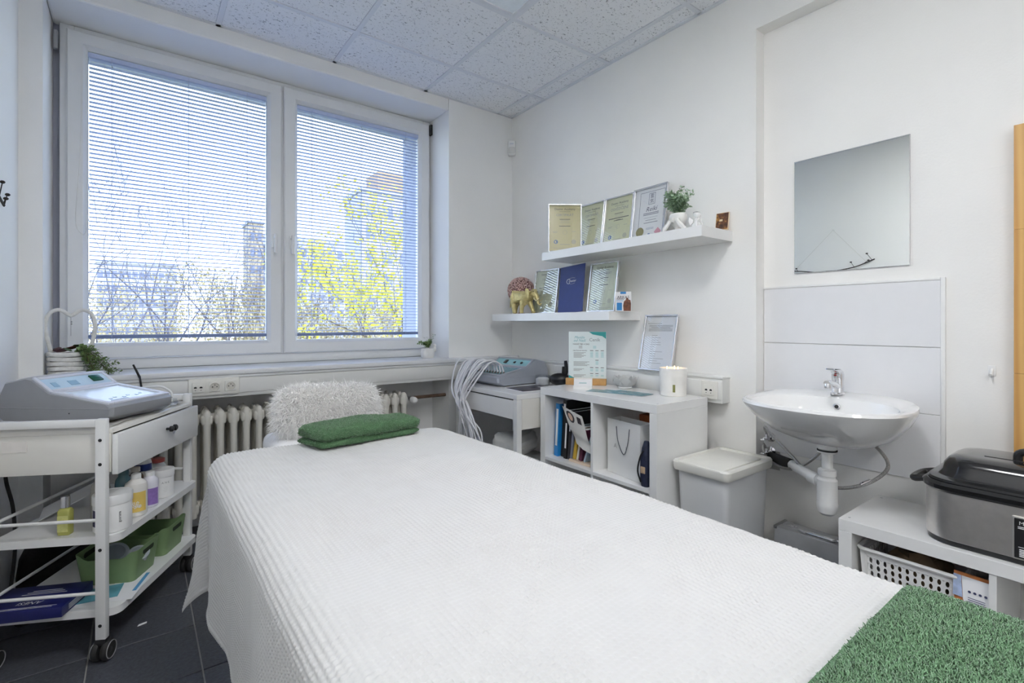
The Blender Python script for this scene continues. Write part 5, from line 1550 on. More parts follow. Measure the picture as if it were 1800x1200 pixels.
# jar, notebook, black massage tool, linen under the desk
t = thing('salt_jar', 'clear jar of white cream beside the machine on the desk', 'jar', (2.045, 2.385, DZ+0.0005))
bm = NB(); lathe(bm, [(0.044, 0), (0.047, 0.004), (0.048, 0.062), (0.046, 0.062), (0.045, 0.006), (0.0, 0.004)], 28, cap1=False); part('glass_wall', bm, drinking_glass, t)
bm = NB(); lathe(bm, [(0.043, 0.005), (0.0445, 0.01), (0.0445, 0.038), (0.030, 0.046), (0.012, 0.038), (0.0, 0.037)], 28, cap1=False); part('cream', bm, white_plastic, t)
t = thing('notebook', 'dark spiral notebook lying at the front of the desk', 'notebook', (1.900, 2.290, DZ+0.0005), math.radians(-4))
bm = NB(); box(bm, -0.15, 0.11, -0.10, 0.085, 0, 0.005, 0.001); part('cover', bm, mat('dark_grey_cover', S(66, 62, 72), 0.3, var=0.15), t)
bm = NB(); box(bm, -0.152, 0.112, -0.101, 0.086, -0.0004, 0.0018); part('pages', bm, paper, t, False)
bm = NB()
for k in range(20): tube(bm, [(-0.12+0.0115*k, 0.084+0.006*math.cos(a), 0.0065+0.006*math.sin(a)) for a in [2*PI*q/8 for q in range(9)]], 0.0009, 4, False)
part('spiral', bm, chrome, t, kind='stuff')
t = thing('massage_tool', 'black rounded massage tool with an upright handle beside the price list', 'massage tool', (2.10, 2.285, DZ+0.001), math.radians(20))
bm = NB(); sphere(bm, (0, 0, 0.040), 0.055, 0.070, 0.040, 18, 12); part('tool_body', bm, black_plastic, t)
bm = NB(); tube(bm, spline([(0.0, -0.035, 0.06), (0.0, -0.045, 0.10), (0.0, -0.040, 0.158)], 5), [0.013]*5+[0.011]*5+[0.009], 10); tube(bm, [(0.006, -0.02, 0.06), (0.006, -0.022, 0.12)], [0.010, 0.008], 10); part('tool_handle', bm, black_rubber, t)
lin = mat('folded_linen', (0.82, 0.82, 0.80), 0.9, var=0.08, vscale=12, bump=0.3)
def linen_stack(x, y, z, w, d, hh, sd, label, rz):
    bm = NB(); rings = []
    n = 9
    for i in range(n):
        f = i/(n-1); k = 1-0.25*abs(2*f-1)**4
        rings.append([(w/2*k*math.copysign(abs(math.cos(a))**0.4, math.cos(a))+0.004*math.sin(5*a+i+sd), d/2*k*math.copysign(abs(math.sin(a))**0.4, math.sin(a))+0.005*math.cos(3*a+sd+i*2), hh*f*(1+0.10*math.sin(a*2+sd)*(f > 0.5))) for a in [2*PI*q/36 for q in range(36)]])
    ring_loft(bm, rings); single('folded_linen', bm, lin, label, 'linen', (x, y, z), rz, 'linen under the desk')
linen_stack(1.90, 2.33, 0.0, 0.36, 0.30, 0.16, 0.0, 'grey-white folded linen at the bottom of the pile under the desk', 0.1)
linen_stack(1.88, 2.36, 0.185, 0.34, 0.28, 0.12, 1.5, 'white folded linen in the middle of the pile under the desk', -0.06)
linen_stack(1.86, 2.43, 0.325, 0.26, 0.20, 0.12, 2.8, 'small crumpled white linen on top of the pile under the desk', 0.3)

# ------------------------------------------------------------------ waste bin
t = thing('waste_bin', 'white plastic bin with a flat rimmed lid between the cube shelf and the sink', 'bin', (2.048, 1.172, 0))
bm = NB(); loft_rr(bm, [(0.30, 0.20, 0.02, 0), (0.31, 0.205, 0.02, 0.01), (0.345, 0.232, 0.022, 0.492), (0.345, 0.232, 0.022, 0.497)], 5); part('bin_body', bm, mat('pale_grey_plastic', (0.66, 0.67, 0.68), 0.35, var=0.01), t)
bm = NB()
loft_rr(bm, [(0.375, 0.255, 0.022, 0.488), (0.385, 0.263, 0.026, 0.500), (0.385, 0.263, 0.026, 0.522), (0.375, 0.253, 0.022, 0.529), (0.352, 0.230, 0.016, 0.529), (0.346, 0.224, 0.014, 0.520)], 6, True, True); ld = part('lid', bm, cream_plastic, t)
bm = NB(); box(bm, -0.192, 0.14, -0.098, 0.098, 0.5195, 0.527, 0.002); part('flap', bm, cream_plastic, ld)

# ------------------------------------------------------------------ sink
def sink():
    t = thing('sink', 'white ceramic wall-hung washbasin on the tiled splash panel', 'sink', (RX-0.010, 0.783, 0.822))
    n = 64
    def plan(a, sx, sy, cx, e):
        # front (towards -x) rounder, back flatter
        ca, sa = math.cos(a), math.sin(a)
        x = math.copysign(abs(ca)**(2/e), ca); y = math.copysign(abs(sa)**(2/e), sa)
        if x > 0: x = math.copysign(abs(ca)**(2/2.7), ca)
        return (cx+sx*x, sy*y)
    A = [2*PI*k/n for k in range(n)]
    spec = [(0.085, 0.085, -0.150, 2.2, -0.168), (0.13, 0.14, -0.150, 2.2, -0.158), (0.185, 0.205, -0.190, 2.2, -0.118), (0.225, 0.252, -0.222, 2.3, -0.062),
            (0.243, 0.273, -0.2435, 2.35, -0.022), (0.246, 0.277, -0.2465, 2.4, -0.010), (0.244, 0.275, -0.2445, 2.4, -0.001), (0.238, 0.268, -0.2385, 2.4, 0.002),
            (0.190, 0.252, -0.285, 2.4, 0.000), (0.178, 0.238, -0.290, 2.4, -0.006), (0.162, 0.216, -0.290, 2.3, -0.055), (0.125, 0.165, -0.280, 2.2, -0.098), (0.06, 0.08, -0.262, 2, -0.118), (0.022, 0.022, -0.25, 2, -0.122)]
    rings = []
    for sx, sy, cx, e, z in spec:
        r = []
        for a in A:
            x, y = plan(a, sx, sy, cx, e)
            zz = z + (0.016*max(0, (x+0.25)/0.25) if -0.012 < z < 0.01 else 0)   # tap ledge rises to the wall
            r.append((min(x, -0.0005), y, zz))
        rings.append(r)
    bm = NB(); ring_loft(bm, rings); bmesh.ops.recalc_face_normals(bm, faces=bm.faces[:])
    b = part('basin', bm, ceramic, t)
    bm = NB(); lathe(bm, [(0.007, 0), (0.0125, 0.0005), (0.0125, 0.003), (0.008, 0.004)], 20); bm.transform(Matrix.Translation((-0.122, 0.0, -0.030)) @ Matrix.Rotation(-PI/2+0.15, 4, 'Y')); part('overflow_ring', bm, chrome, b)
    bm = NB(); lathe(bm, [(0.0075, 0.0035), (0.0075, 0.0042)], 16); bm.transform(Matrix.Translation((-0.122, 0.0, -0.030)) @ Matrix.Rotation(-PI/2+0.15, 4, 'Y')); part('overflow_hole', bm, dark_gap, b)
    bm = NB(); lathe(bm, [(0.021, -0.121), (0.021, -0.118), (0.012, -0.117)], 18, (-0.25, 0, 0)); part('drain', bm, chrome, b)
    # mixer tap
    bm = NB()
    lathe(bm, [(0.026, 0.012), (0.026, 0.018), (0.0225, 0.022), (0.0215, 0.075), (0.0225, 0.080), (0.022, 0.098), (0.016, 0.106), (0.004, 0.108)], 24, (-0.075, 0, 0))
    f = part('tap', bm, chrome, t, label='chrome mixer tap')
    f.location = (0, 0.014, 0)
    bm = NB(); tube(bm, [(-0.085, 0, 0.048), (-0.13, 0, 0.060), (-0.165, 0, 0.066), (-0.180, 0, 0.064)], [0.016, 0.014, 0.012, 0.012], 14); lathe(bm, [(0.0125, 0.046), (0.0125, 0.058), (0.011, 0.064)], 16, (-0.172, 0, 0)); part('spout', bm, chrome, f)
    bm = NB(); prism(bm, [(-0.060, 0.088), (-0.052, 0.104), (-0.085, 0.120), (-0.150, 0.122), (-0.152, 0.117), (-0.110, 0.108), (-0.095, 0.094)], -0.016, 0.016, 'y', 0.005); part('lever', bm, chrome, f)
    bm = NB(); sphere(bm, (-0.098, 0.0, 0.092), 0.003, 0.006, 0.003, 8, 6); part('red_mark', bm, mat('red_mark', S(180, 40, 40), 0.4), f)
    # bottle trap
    tx = -0.215
    bm = NB(); lathe(bm, [(0.030, -0.185), (0.034, -0.18), (0.034, -0.165), (0.028, -0.160)], 24, (tx, 0, 0)); part('flange', bm, white_plastic, t)
    bm = NB(); lathe(bm, [(0.0345, -0.1895), (0.0345, -0.1855)], 24, (tx, 0, 0)); part('gasket', bm, black_rubber, t)
    bm = NB(); lathe(bm, [(0.019, -0.27), (0.019, -0.20), (0.033, -0.196), (0.033, -0.190)], 24, (tx, 0, 0)); part('tailpiece', bm, white_plastic, t)
    bm = NB()
    lathe(bm, [(0.020, -0.435), (0.031, -0.425), (0.035, -0.405), (0.0365, -0.392), (0.0345, -0.388), (0.0345, -0.30), (0.028, -0.292), (0.028, -0.285), (0.031, -0.283), (0.031, -0.262), (0.024, -0.258), (0.019, -0.256)], 28, (tx, 0, 0))
    part('trap_bottle', bm, white_plastic, t)
    bm = NB(); tube(bm, spline([(tx, 0.02, -0.312), (tx+0.03, 0.09, -0.300), (tx+0.10, 0.16, -0.304), (tx+0.16, 0.22, -0.308)], 6), 0.020, 14); tube(bm, [(tx+0.005, 0.035, -0.311), (tx+0.016, 0.065, -0.306)], 0.024, 14)
    part('waste_pipe', bm, white_plastic, t)
    bm = NB(); tube(bm, [(tx+0.12, 0.18, -0.306), (tx+0.19, 0.300, -0.310)], 0.024, 14); part('rubber_sleeve', bm, black_rubber, t)
    # angle valves and braided hoses
    for z in (-0.225, -0.290):
        bm = NB(); lathe(bm, [(0.024, 0), (0.022, 0.006), (0.010, 0.012)], 18); bm.transform(Matrix.Translation((0.006, 0.314, z)) @ Matrix.Rotation(-PI/2, 4, 'Y'))
        tube(bm, [(0.0, 0.314, z), (-0.050, 0.314, z)], 0.0095, 10); tube(bm, [(-0.042, 0.314, z-0.004), (-0.042, 0.314, z+0.020)], 0.008, 8)
        v = part('angle_valve', bm, chrome, t)
        bm = NB(); box(bm, -0.080, -0.050, 0.304, 0.324, z-0.005, z+0.006, 0.004); part('valve_knob', bm, chrome, v)
    hose = lambda pts: part('braided_hose', tube(NB(), spline(pts, 7), 0.0062, 9), braided, t)
    hose([(-0.042, 0.314, -0.205), (-0.055, 0.314, -0.17), (-0.085, 0.275, -0.19), (-0.13, 0.17, -0.255), (-0.165, 0.09, -0.305), (-0.185, 0.02, -0.330), (-0.19, -0.05, -0.325), (-0.17, -0.13, -0.285), (-0.13, -0.17, -0.225), (-0.10, -0.12, -0.165), (-0.085, -0.03, -0.135)])
    hose([(-0.042, 0.314, -0.270), (-0.060, 0.320, -0.25), (-0.075, 0.30, -0.30), (-0.10, 0.22, -0.325), (-0.14, 0.14, -0.300), (-0.14, 0.07, -0.240), (-0.10, 0.02, -0.15)])
    bm = NB(); tube(bm, [(-0.178, -0.10, -0.303), (-0.166, -0.128, -0.283)], 0.0085, 10); tube(bm, [(-0.137, 0.155, -0.304), (-0.142, 0.125, -0.290)], 0.0085, 10); part('ferrule', bm, chrome, t)
sink()

# mirror
t = thing('mirror', 'frameless rectangular mirror on the wall above the sink', 'mirror', (RX, 0.789, 1.343))
bm = NB(); box(bm, -0.006, -0.0005, -0.207, 0.207, 0, 0.497); part('back_plate', bm, frame_alu, t, False)
bm = NB(); box(bm, -0.0075, -0.006, -0.206, 0.206, 0.001, 0.496, 0.0007, 1); part('mirror_glass', bm, mat('mirror_silver', (0.95, 0.97, 0.95), 0.0, 1.0, var=0.0), t, False)

# hook
t = thing('wall_hook', 'small white adhesive hook on the wall right of the splash panel', 'hook', (RX, 0.357, 0.955))
bm = NB(); box(bm, -0.004, -0.0003, -0.010, 0.010, -0.014, 0.022, 0.0018); part('hook_plate', bm, white_plastic, t)
bm = NB(); tube(bm, spline([(-0.003, 0, 0.010), (-0.010, 0, 0.002), (-0.014, 0, -0.010), (-0.020, 0, -0.014), (-0.025, 0, -0.004)], 4), 0.004, 8); part('prong', bm, white_plastic, t)

# twig decoration on the left wall, seen in the mirror
t = thing('twig_hanging', 'dark twig with buds hung by strings on the left wall, seen in the mirror', 'wall decoration', (XL+0.012, 1.83, 1.62))
tw = mat('dark_twig', (0.03, 0.022, 0.018), 0.8, var=0.3)
bm = NB(); tube(bm, spline([(0.0, -0.32, 0.06), (0.004, -0.15, 0.0), (0.0, 0.1, -0.02), (0.004, 0.4, 0.01), (0.0, 0.80, -0.055)], 8), 0.0045, 6); part('branch', bm, tw, t)
bm = NB()
tube(bm, [(0, 0.0, 0.356), (0, 0.34, 0.006)], 0.0009, 4); tube(bm, [(0, 0.0, 0.356), (0, -0.26, 0.040)], 0.0009, 4); part('string', bm, mat('string', (0.6, 0.58, 0.54), 0.9), t)
bm = NB(); lathe(bm, [(0.006, 0), (0.006, 0.012), (0.009, 0.013), (0.009, 0.016)], 10); bm.transform(Matrix.Translation((-0.012, 0, 0.356)) @ Matrix.Rotation(PI/2, 4, 'Y')); part('nail', bm, white_plastic, t)
rng = random.Random(2); bm = NB()
for y0, z0 in ((-0.30, 0.055), (-0.24, 0.03), (-0.17, 0.0), (0.30, 0.0), (0.36, 0.01), (0.45, 0.0), (0.62, -0.02), (0.72, -0.04), (0.79, -0.05), (0.80, -0.06)):
    e = Vector((0.006, y0+rng.uniform(-0.04, 0.04), z0+rng.uniform(0.02, 0.06)))
    tube(bm, [(0, y0, z0), e], 0.0018, 4); sphere(bm, e, 0.008, 0.010, 0.006, 8, 5)
part('buds', bm, tw, t)

# ------------------------------------------------------------------ low bench with the roaster
BX0, BX1, BY0, BY1, BZ = 1.932, 2.322, -0.092, 0.682, 0.448
cube_unit('low_shelf', 'low white shelf bench with a roaster on top and a basket inside', BX0, BX1, BY0, BY1, BZ, 0.040, 2, 1, [(0.365, -0.16), (0.365, 0.16)])

def roaster():
    cx, cy = 2.118, 0.215
    t = thing('roaster', 'stainless steel roaster oven with a black domed lid on the low shelf', 'roaster', (cx, cy, BZ))
    w, d = 0.335, 0.500   # x, y
    bm = NB(); loft_rr(bm, [(w*0.93, d*0.95, 0.07, 0.0), (w*0.96, d*0.97, 0.075, 0.004), (w*0.97, d*0.98, 0.08, 0.016)], 8); part('base', bm, black_plastic, t)
    bm = NB(); loft_rr(bm, [(w*0.975, d*0.98, 0.08, 0.0165), (w, d, 0.085, 0.020), (w, d, 0.085, 0.160)], 10); part('body', bm, steel, t)
    bm = NB(); loft_rr(bm, [(w*1.0, d*1.0, 0.085, 0.1605), (w*1.045, d*1.03, 0.09, 0.168), (w*1.05, d*1.035, 0.09, 0.180), (w*1.0, d*1.0, 0.085, 0.189), (w*0.9, d*0.93, 0.08, 0.190)], 10); part('rim', bm, black_gloss, t)
    bm = NB()
    loft_rr(bm, [(w*0.98, d*0.985, 0.085, 0.1905), (w*0.96, d*0.975, 0.083, 0.197), (w*0.86, d*0.90, 0.08, 0.202), (w*0.82, d*0.86, 0.078, 0.215), (w*0.80, d*0.845, 0.077, 0.235), (w*0.74, d*0.80, 0.07, 0.252), (w*0.64, d*0.74, 0.06, 0.261), (w*0.52, d*0.64, 0.05, 0.265)], 10)
    lid = part('lid', bm, black_gloss, t)
    bm = NB(); tube(bm, spline([(-0.03, -0.10, 0.262), (-0.03, -0.10, 0.290), (-0.03, -0.03, 0.300), (-0.03, 0.04, 0.290), (-0.03, 0.05, 0.262)], 6), 0.011, 10); part('lid_handle', bm, black_plastic, lid)
    bm = NB(); box(bm, -0.045, -0.040, 0.03, 0.12, 0.2645, 0.2665, 0.001); part('steam_slot', bm, black_plastic, lid)
    for s in (-1, 1):
        bm = NB(); y0 = s*d*0.515
        tube(bm, spline([(-0.060, y0-s*0.01, 0.172), (-0.056, y0+s*0.030, 0.160), (0.0, y0+s*0.040, 0.156), (0.056, y0+s*0.030, 0.160), (0.060, y0-s*0.01, 0.172)], 6), 0.011, 10); part('side_handle', bm, black_plastic, t)
    # control panel on the front
    px = -w/2-0.0015
    bm = NB(); box(bm, px-0.004, px+0.003, -0.205, 0.043, 0.018, 0.138, 0.008, 3); part('panel_bezel', bm, mat('silver_bezel', (0.55, 0.53, 0.50), 0.3, 0.6), t)
    bm = NB(); box(bm, px-0.0055, px-0.003, -0.200, 0.038, 0.023, 0.133, 0.001, 1); cp = part('control_panel', bm, black_plastic, t)
    bm = NB()
    MT = lambda y, z: Matrix.Translation((px-0.0062, y, z)) @ Matrix.Rotation(-PI/2, 4, 'Z') @ Matrix.Rotation(PI/2, 4, 'X')
    text_into(bm, 'Maxx', 0.014, MT(0.029, 0.120), 'LEFT')
    for k in range(2): box(bm, px-0.0063, px-0.0056, -0.03, 0.031, 0.109-0.004*k, 0.111-0.004*k)
    for y0, y1, z0, z1 in ((-0.06, 0.018, 0.0955, 0.0968), (-0.06, 0.018, 0.073, 0.0743), (0.0167, 0.018, 0.073, 0.0968), (-0.15, 0.030, 0.0535, 0.0548)):
        box(bm, px-0.0063, px-0.0056, y0, y1, z0, z1)
    for k in range(5): box(bm, px-0.0063, px-0.0056, -0.02+0.004*(k % 2), 0.028, 0.046-0.0045*k, 0.0485-0.0045*k)
    part('lettering', bm, white_ink, cp, False)
roaster()

# laundry basket
def slot_basket():
    t = thing('slotted_basket', 'white slotted plastic basket on the low shelf under the roaster', 'basket', (2.105, 0.500, BZ-0.448+0.0405), 0)
    W, Dp, hh, b0 = 0.270, 0.262, 0.315, 0.84
    bm = NB()
    def P_(face, u, v):   # u -1..1 along, v 0..1 up
        k = b0+(1-b0)*v
        if face == 0: return (-W/2*k, u*Dp/2*k, v*hh)
        if face == 1: return (W/2*k, -u*Dp/2*k, v*hh)
        if face == 2: return (-u*W/2*k, -Dp/2*k, v*hh)
        return (u*W/2*k, Dp/2*k, v*hh)
    nu, nv = 13, 14
    for face in range(4):
        for i in range(nu):
            for j in range(nv):
                u0, u1 = -1+2*i/nu, -1+2*(i+1)/nu; v0, v1 = j/nv, (j+1)/nv
                c = [P_(face, u0, v0), P_(face, u1, v0), P_(face, u1, v1), P_(face, u0, v1)]
                if j == nv-1 or j == 0 or i == 0 or i == nu-1:
                    quad(bm, c); continue
                # cell with an oval hole, staggered by row
                um, vm = (u0+u1)/2, (v0+v1)/2
                ou = 0.0
                hole = [(um+0.25*(u1-u0)*math.cos(a), vm+0.42*(v1-v0)*math.sin(a)) for a in [2*PI*(k+0.5)/8 for k in range(8)]]
                H = [bm.verts.new(P_(face, *q)) for q in hole]
                edge = [(u1, vm), (u1, v1), (um, v1), (u0, v1), (u0, vm), (u0, v0), (um, v0), (u1, v0)]
                Ed = [bm.verts.new(P_(face, *q)) for q in edge]
                for k in range(8): bm.faces.new((Ed[k], Ed[(k+1) % 8], H[(k+0) % 8], H[(k-1) % 8]))
    bmesh.ops.remove_doubles(bm, verts=bm.verts[:], dist=0.0003)
    bmesh.ops.recalc_face_normals(bm, faces=bm.faces[:])
    bmesh.ops.solidify(bm, geom=bm.faces[:], thickness=0.002)
    box(bm, -W/2*b0, W/2*b0, -Dp/2*b0, Dp/2*b0, 0, 0.003)
    part('basket_wall', bm, white_plastic, t, False)
    bm = NB(); pts = [(x, y, hh) for x, y in rrect(W+0.010, Dp+0.010, 0.022, 5)]; pts.append(pts[0]); tube(bm, pts, 0.0065, 8, False); part('rim', bm, white_plastic, t)
slot_basket()
t = thing('paper_sack', 'brown crumpled paper sack inside the slotted basket', 'paper sack', (2.115, 0.50, 0.046))
bm = NB(); rings = []
for i, (k, z) in enumerate(((0.85, 0.0), (0.9, 0.1), (0.98, 0.2), (0.92, 0.27), (0.6, 0.300))):
    rings.append([(0.085*k*math.copysign(abs(math.cos(a))**0.6, math.cos(a))+0.005*math.sin(4*a+i*2), 0.085*k*math.copysign(abs(math.sin(a))**0.6, math.sin(a))+0.006*math.cos(5*a+i), z+0.010*math.sin(3*a+i)*(i > 1)) for a in [2*PI*q/24 for q in range(24)]])
ring_loft(bm, rings); part('sack_body', bm, mat('brown_paper', S(126, 108, 84), 0.8, var=0.2, vscale=25), t, False)
bm = NB(); prism(bm, [(-0.03, 0.0), (0.03, 0.01), (0.01, 0.012), (-0.02, 0.008)], -0.03, 0.03, 'y'); bm.transform(Matrix.Translation((-0.03, 0.02, 0.292)) @ Matrix.Rotation(0.5, 4, 'X')); part('fold', bm, mat('dark_brown_paper', S(84, 70, 54), 0.8), t, False)
t = thing('wipes_pack', 'white and orange plastic pack with a small print label beside the slotted basket', 'pack', (1.968, 0.340, 0.0405), math.radians(-94))
bm = NB(); rings = []
for z, w, d in ((0, 0.082, 0.030), (0.02, 0.088, 0.036), (0.16, 0.088, 0.042), (0.26, 0.088, 0.034), (0.325, 0.092, 0.008), (0.335, 0.092, 0.004)):
    rings.append([(w/2*math.copysign(abs(math.cos(a))**0.35, math.cos(a)), d/2*math.copysign(abs(math.sin(a))**0.6, math.sin(a)), z) for a in [2*PI*q/24 for q in range(24)]])
ring_loft(bm, rings); part('pack_body', bm, mat('orange_gel_pack', S(214, 136, 84), 0.25, var=0.1, coat=0.4), t)
bm = NB()
quad(bm, [(-0.010, -0.0225, 0.235), (0.040, -0.0225, 0.228), (0.042, -0.020, 0.265), (0.043, -0.008, 0.328), (-0.026, -0.008, 0.328), (-0.020, -0.020, 0.265)]); part('paper_label', bm, paper, t, False)
bm = NB()
for k in range(6): quad(bm, [(-0.008, -0.0226+0.0005*k-0.0015, 0.274-0.006*k), (0.03, -0.0226+0.0005*k-0.0015, 0.274-0.006*k), (0.03, -0.0226+0.0005*k-0.0015, 0.276-0.006*k), (-0.008, -0.0226+0.0005*k-0.0015, 0.276-0.006*k)])
text_into(bm, 'CE', 0.018, TXZ(0.003, -0.0240, 0.243)); text_into(bm, 'LA/40', 0.010, TXZ(0.025, -0.0240, 0.240), shear=0.3)
for k in range(4): disc(bm, -0.006+0.012*k, 0.290, 0.0036, y=-0.0180)
part('label_lettering', bm, mat('blue_grey_ink', S(70, 76, 110), 0.5), t, False)
bm = NB()
for k in range(5): quad(bm, [(-0.03, -0.0232, 0.175-0.010*k), (0.03, -0.0232, 0.172-0.010*k), (0.03, -0.0232, 0.176-0.010*k), (-0.03, -0.0232, 0.179-0.010*k)])
part('white_stripes', bm, white_ink, t, False)
bm = NB(); quad(bm, [(-0.044, -0.0180, 0.268), (-0.021, -0.0195, 0.268), (-0.027, -0.008, 0.328), (-0.045, -0.007, 0.328)]); part('blue_print', bm, mat('pale_blue_print', S(170, 185, 214), 0.4, var=0.2, vscale=60), t, False)

# aluminium case on the floor
t = thing('aluminium_case', 'silver aluminium case standing on the floor below the sink', 'case', (2.245, 0.862, 0), 0)
bm = NB(); box(bm, -0.050, -0.0015, -0.160, 0.160, 0, 0.246, 0.004); box(bm, 0.0015, 0.050, -0.160, 0.160, 0, 0.246, 0.004); part('shell', bm, alu, t)
bm = NB()
for s in (-1, 1): box(bm, -0.053, 0.053, s*0.155-0.007, s*0.155+0.007, 0.236, 0.249, 0.003)
part('corner_cap', bm, mat('dull_steel', (0.35, 0.35, 0.36), 0.4, 0.8), t)
for s in (-1, 1):
    bm = NB(); box(bm, -0.012, 0.012, s*0.105-0.018, s*0.105+0.018, 0.2455, 0.252, 0.002); box(bm, -0.006, 0.006, s*0.105-0.010, s*0.105+0.010, 0.252, 0.255, 0.001); part('latch', bm, chrome, t)
bm = NB(); tube(bm, spline([(-0.012, -0.062, 0.250), (-0.034, -0.060, 0.254), (-0.038, 0.0, 0.254), (-0.034, 0.060, 0.254), (-0.012, 0.062, 0.250)], 6), 0.0055, 8); tube(bm, [(-0.012, -0.075, 0.249), (-0.012, 0.075, 0.249)], 0.004, 6); part('carry_handle', bm, chrome, t)

# ------------------------------------------------------------------ window sill plants
SILL = 0.8842
def wreath():
    t = thing('heart_basket', 'white wicker basket with a heart-shaped handle and trailing ivy on the window sill', 'plant basket', (-0.255, 3.055, SILL), math.radians(4))
    wick = mat('white_wicker', (0.74, 0.73, 0.70), 0.7, var=0.12, vscale=50, bump=0.3)
    bm = NB(); lathe(bm, [(0.070, 0.0), (0.072, 0.10), (0.066, 0.10), (0.064, 0.006), (0.0, 0.004)], 28, cap1=False); part('liner', bm, mat('dark_wicker', S(96, 92, 84), 0.9, var=0.2), t)
    for k in range(5):
        bm = NB(); n = 40; z = 0.011+0.0215*k; pts = []
        for i in range(n+1):
            a = 2*PI*i/n; r = 0.0745+0.004*k*0.4+0.0012*math.sin(6*a+PI*k)
            pts.append((r*math.cos(a), r*math.sin(a), z+0.0015*math.sin(3*a+k)))
        V = []
        for p in pts[:-1]:
            d = Vector((p[0], p[1], 0)).normalized()
            V.append([Vector(p)+d*0.005*math.cos(b)+Vector((0, 0, 0.0098*math.sin(b))) for b in [2*PI*q/8 for q in range(8)]])
        V.append(V[0]); ring_loft(bm, V, False, False); bmesh.ops.remove_doubles(bm, verts=bm.verts[:], dist=1e-5)
        part('wicker_band', bm, wick, t)
    bm = NB(); H = []
    for s in (1, -1):
        seg = spline([(s*0.062, 0, 0.088), (s*0.076, 0, 0.150), (s*0.086, 0, 0.225), (s*0.074, 0, 0.280), (s*0.040, 0, 0.300), (s*0.0, 0, 0.272)], 7)
        H.append(seg)
    full = H[0]+list(reversed(H[1]))[1:]
    tube(bm, full, 0.0085, 10); part('heart_handle', bm, wick, t)
    bm = NB(); tube(bm, [(0, 0, 0.268), (0, 0.001, 0.18)], 0.0008, 4)
    for z in (0.245, 0.235): sphere(bm, (0.002, 0, z), 0.0035, u=8, v=5)
    part('pendant_string', bm, grey_ink, t)
    bm = NB(); tube(bm, [(0.0225*math.cos(a)*0.8, 0, 0.160+0.02*math.sin(a)) for a in [2*PI*q/20 for q in range(21)]], 0.001, 4, False)
    bm.free()
    bm = NB(); lathe(bm, [(0.062, 0.085), (0.055, 0.10), (0.0, 0.105)], 20, cap1=False); part('moss', bm, mat('brown_moss', S(70, 48, 38), 0.9, var=0.5, vscale=60), t)
    rng = random.Random(7); bm = NB(); bs = NB()
    stems = []
    for k in range(26):
        a = rng.uniform(-1.2, 0.5); r1 = rng.uniform(0.05, 0.085); fall = rng.uniform(0.02, 0.14)
        ex = rng.uniform(0.02, 0.10)
        stems.append(spline([(0.02*math.cos(a), 0.02*math.sin(a)-0.01, 0.10), (r1*math.cos(a), r1*math.sin(a)-0.02, 0.115+rng.uniform(0, 0.02)), ((r1+ex*0.6)*math.cos(a)+0.01, (r1+ex*0.5)*math.sin(a)-0.035, 0.10-fall*0.5), ((r1+ex)*math.cos(a)+0.015, max(-0.13, (r1+ex*0.6)*math.sin(a)-0.045), max(0.008, 0.10-fall))], 5))
    stems.append(spline([(0.04, -0.03, 0.10), (0.09, -0.07, 0.08), (0.13, -0.08, 0.05), (0.17, -0.07, 0.055)], 5))
    leaves(bm, stems, 9, 0.017, rng, 0.85); part('ivy_leaves', bm, leaf_green, t, kind='stuff')
    for s_ in stems: tube(bs, s_[::2]+[s_[-1]], 0.0008, 4)
    part('ivy_stems', bs, mat('ivy_stem', S(80, 70, 40), 0.7), t, kind='stuff')
    for k, (x, y, z, m) in enumerate(((-0.035, -0.01, 0.115, 'plum_leaf'), (-0.01, -0.03, 0.118, 'dark_leaf'), (0.03, -0.005, 0.132, 'dark_leaf'), (0.005, 0.01, 0.125, 'rust_leaf'), (-0.05, 0.01, 0.12, 'plum_leaf'))):
        mm = mat(m, {'plum_leaf': S(70, 40, 40), 'dark_leaf': S(62, 84, 48), 'rust_leaf': S(128, 76, 50)}[m], 0.6, var=0.3)
        bm = NB(); a = k*1.3; prism(bm, [(-0.028, 0), (-0.01, 0.016), (0.014, 0.015), (0.030, 0), (0.012, -0.014), (-0.012, -0.016)], -0.0008, 0.0008, 'z')
        bm.transform(Matrix.Translation((x, y, z)) @ Matrix.Rotation(a, 4, 'Z') @ Matrix.Rotation(0.5, 4, 'X')); part('silk_leaf', bm, mm, t)
    bm = NB(); prism(bm, [(-0.02, -0.008), (0.06, -0.016), (0.085, 0.0), (0.05, 0.012), (-0.02, 0.010)], -0.001, 0.001, 'z'); bm.transform(Matrix.Translation((0.03, -0.03, 0.116)) @ Matrix.Rotation(-0.25, 4, 'Z') @ Matrix.Rotation(0.2, 4, 'Y')); part('ribbon', bm, paper, t)
wreath()
t = thing('small_planter', 'small white ceramic planter with a green plant at the right end of the sill', 'potted plant', (1.595, 3.085, SILL))
bm = NB(); loft_rr(bm, [(0.085, 0.055, 0.026, 0), (0.096, 0.064, 0.030, 0.012), (0.098, 0.066, 0.031, 0.045), (0.088, 0.058, 0.027, 0.066), (0.080, 0.050, 0.024, 0.066), (0.078, 0.048, 0.023, 0.052)], 5)
sphere(bm, (0.047, -0.010, 0.060), 0.014, 0.014, 0.022, 12, 8); sphere(bm, (0.047, -0.012, 0.086), 0.0115, 0.0115, 0.012, 12, 8); sphere(bm, (-0.03, -0.026, 0.03), 0.02, 0.012, 0.025, 12, 8)
part('pot', bm, matte_ceramic, t)
rng = random.Random(9); stems = []
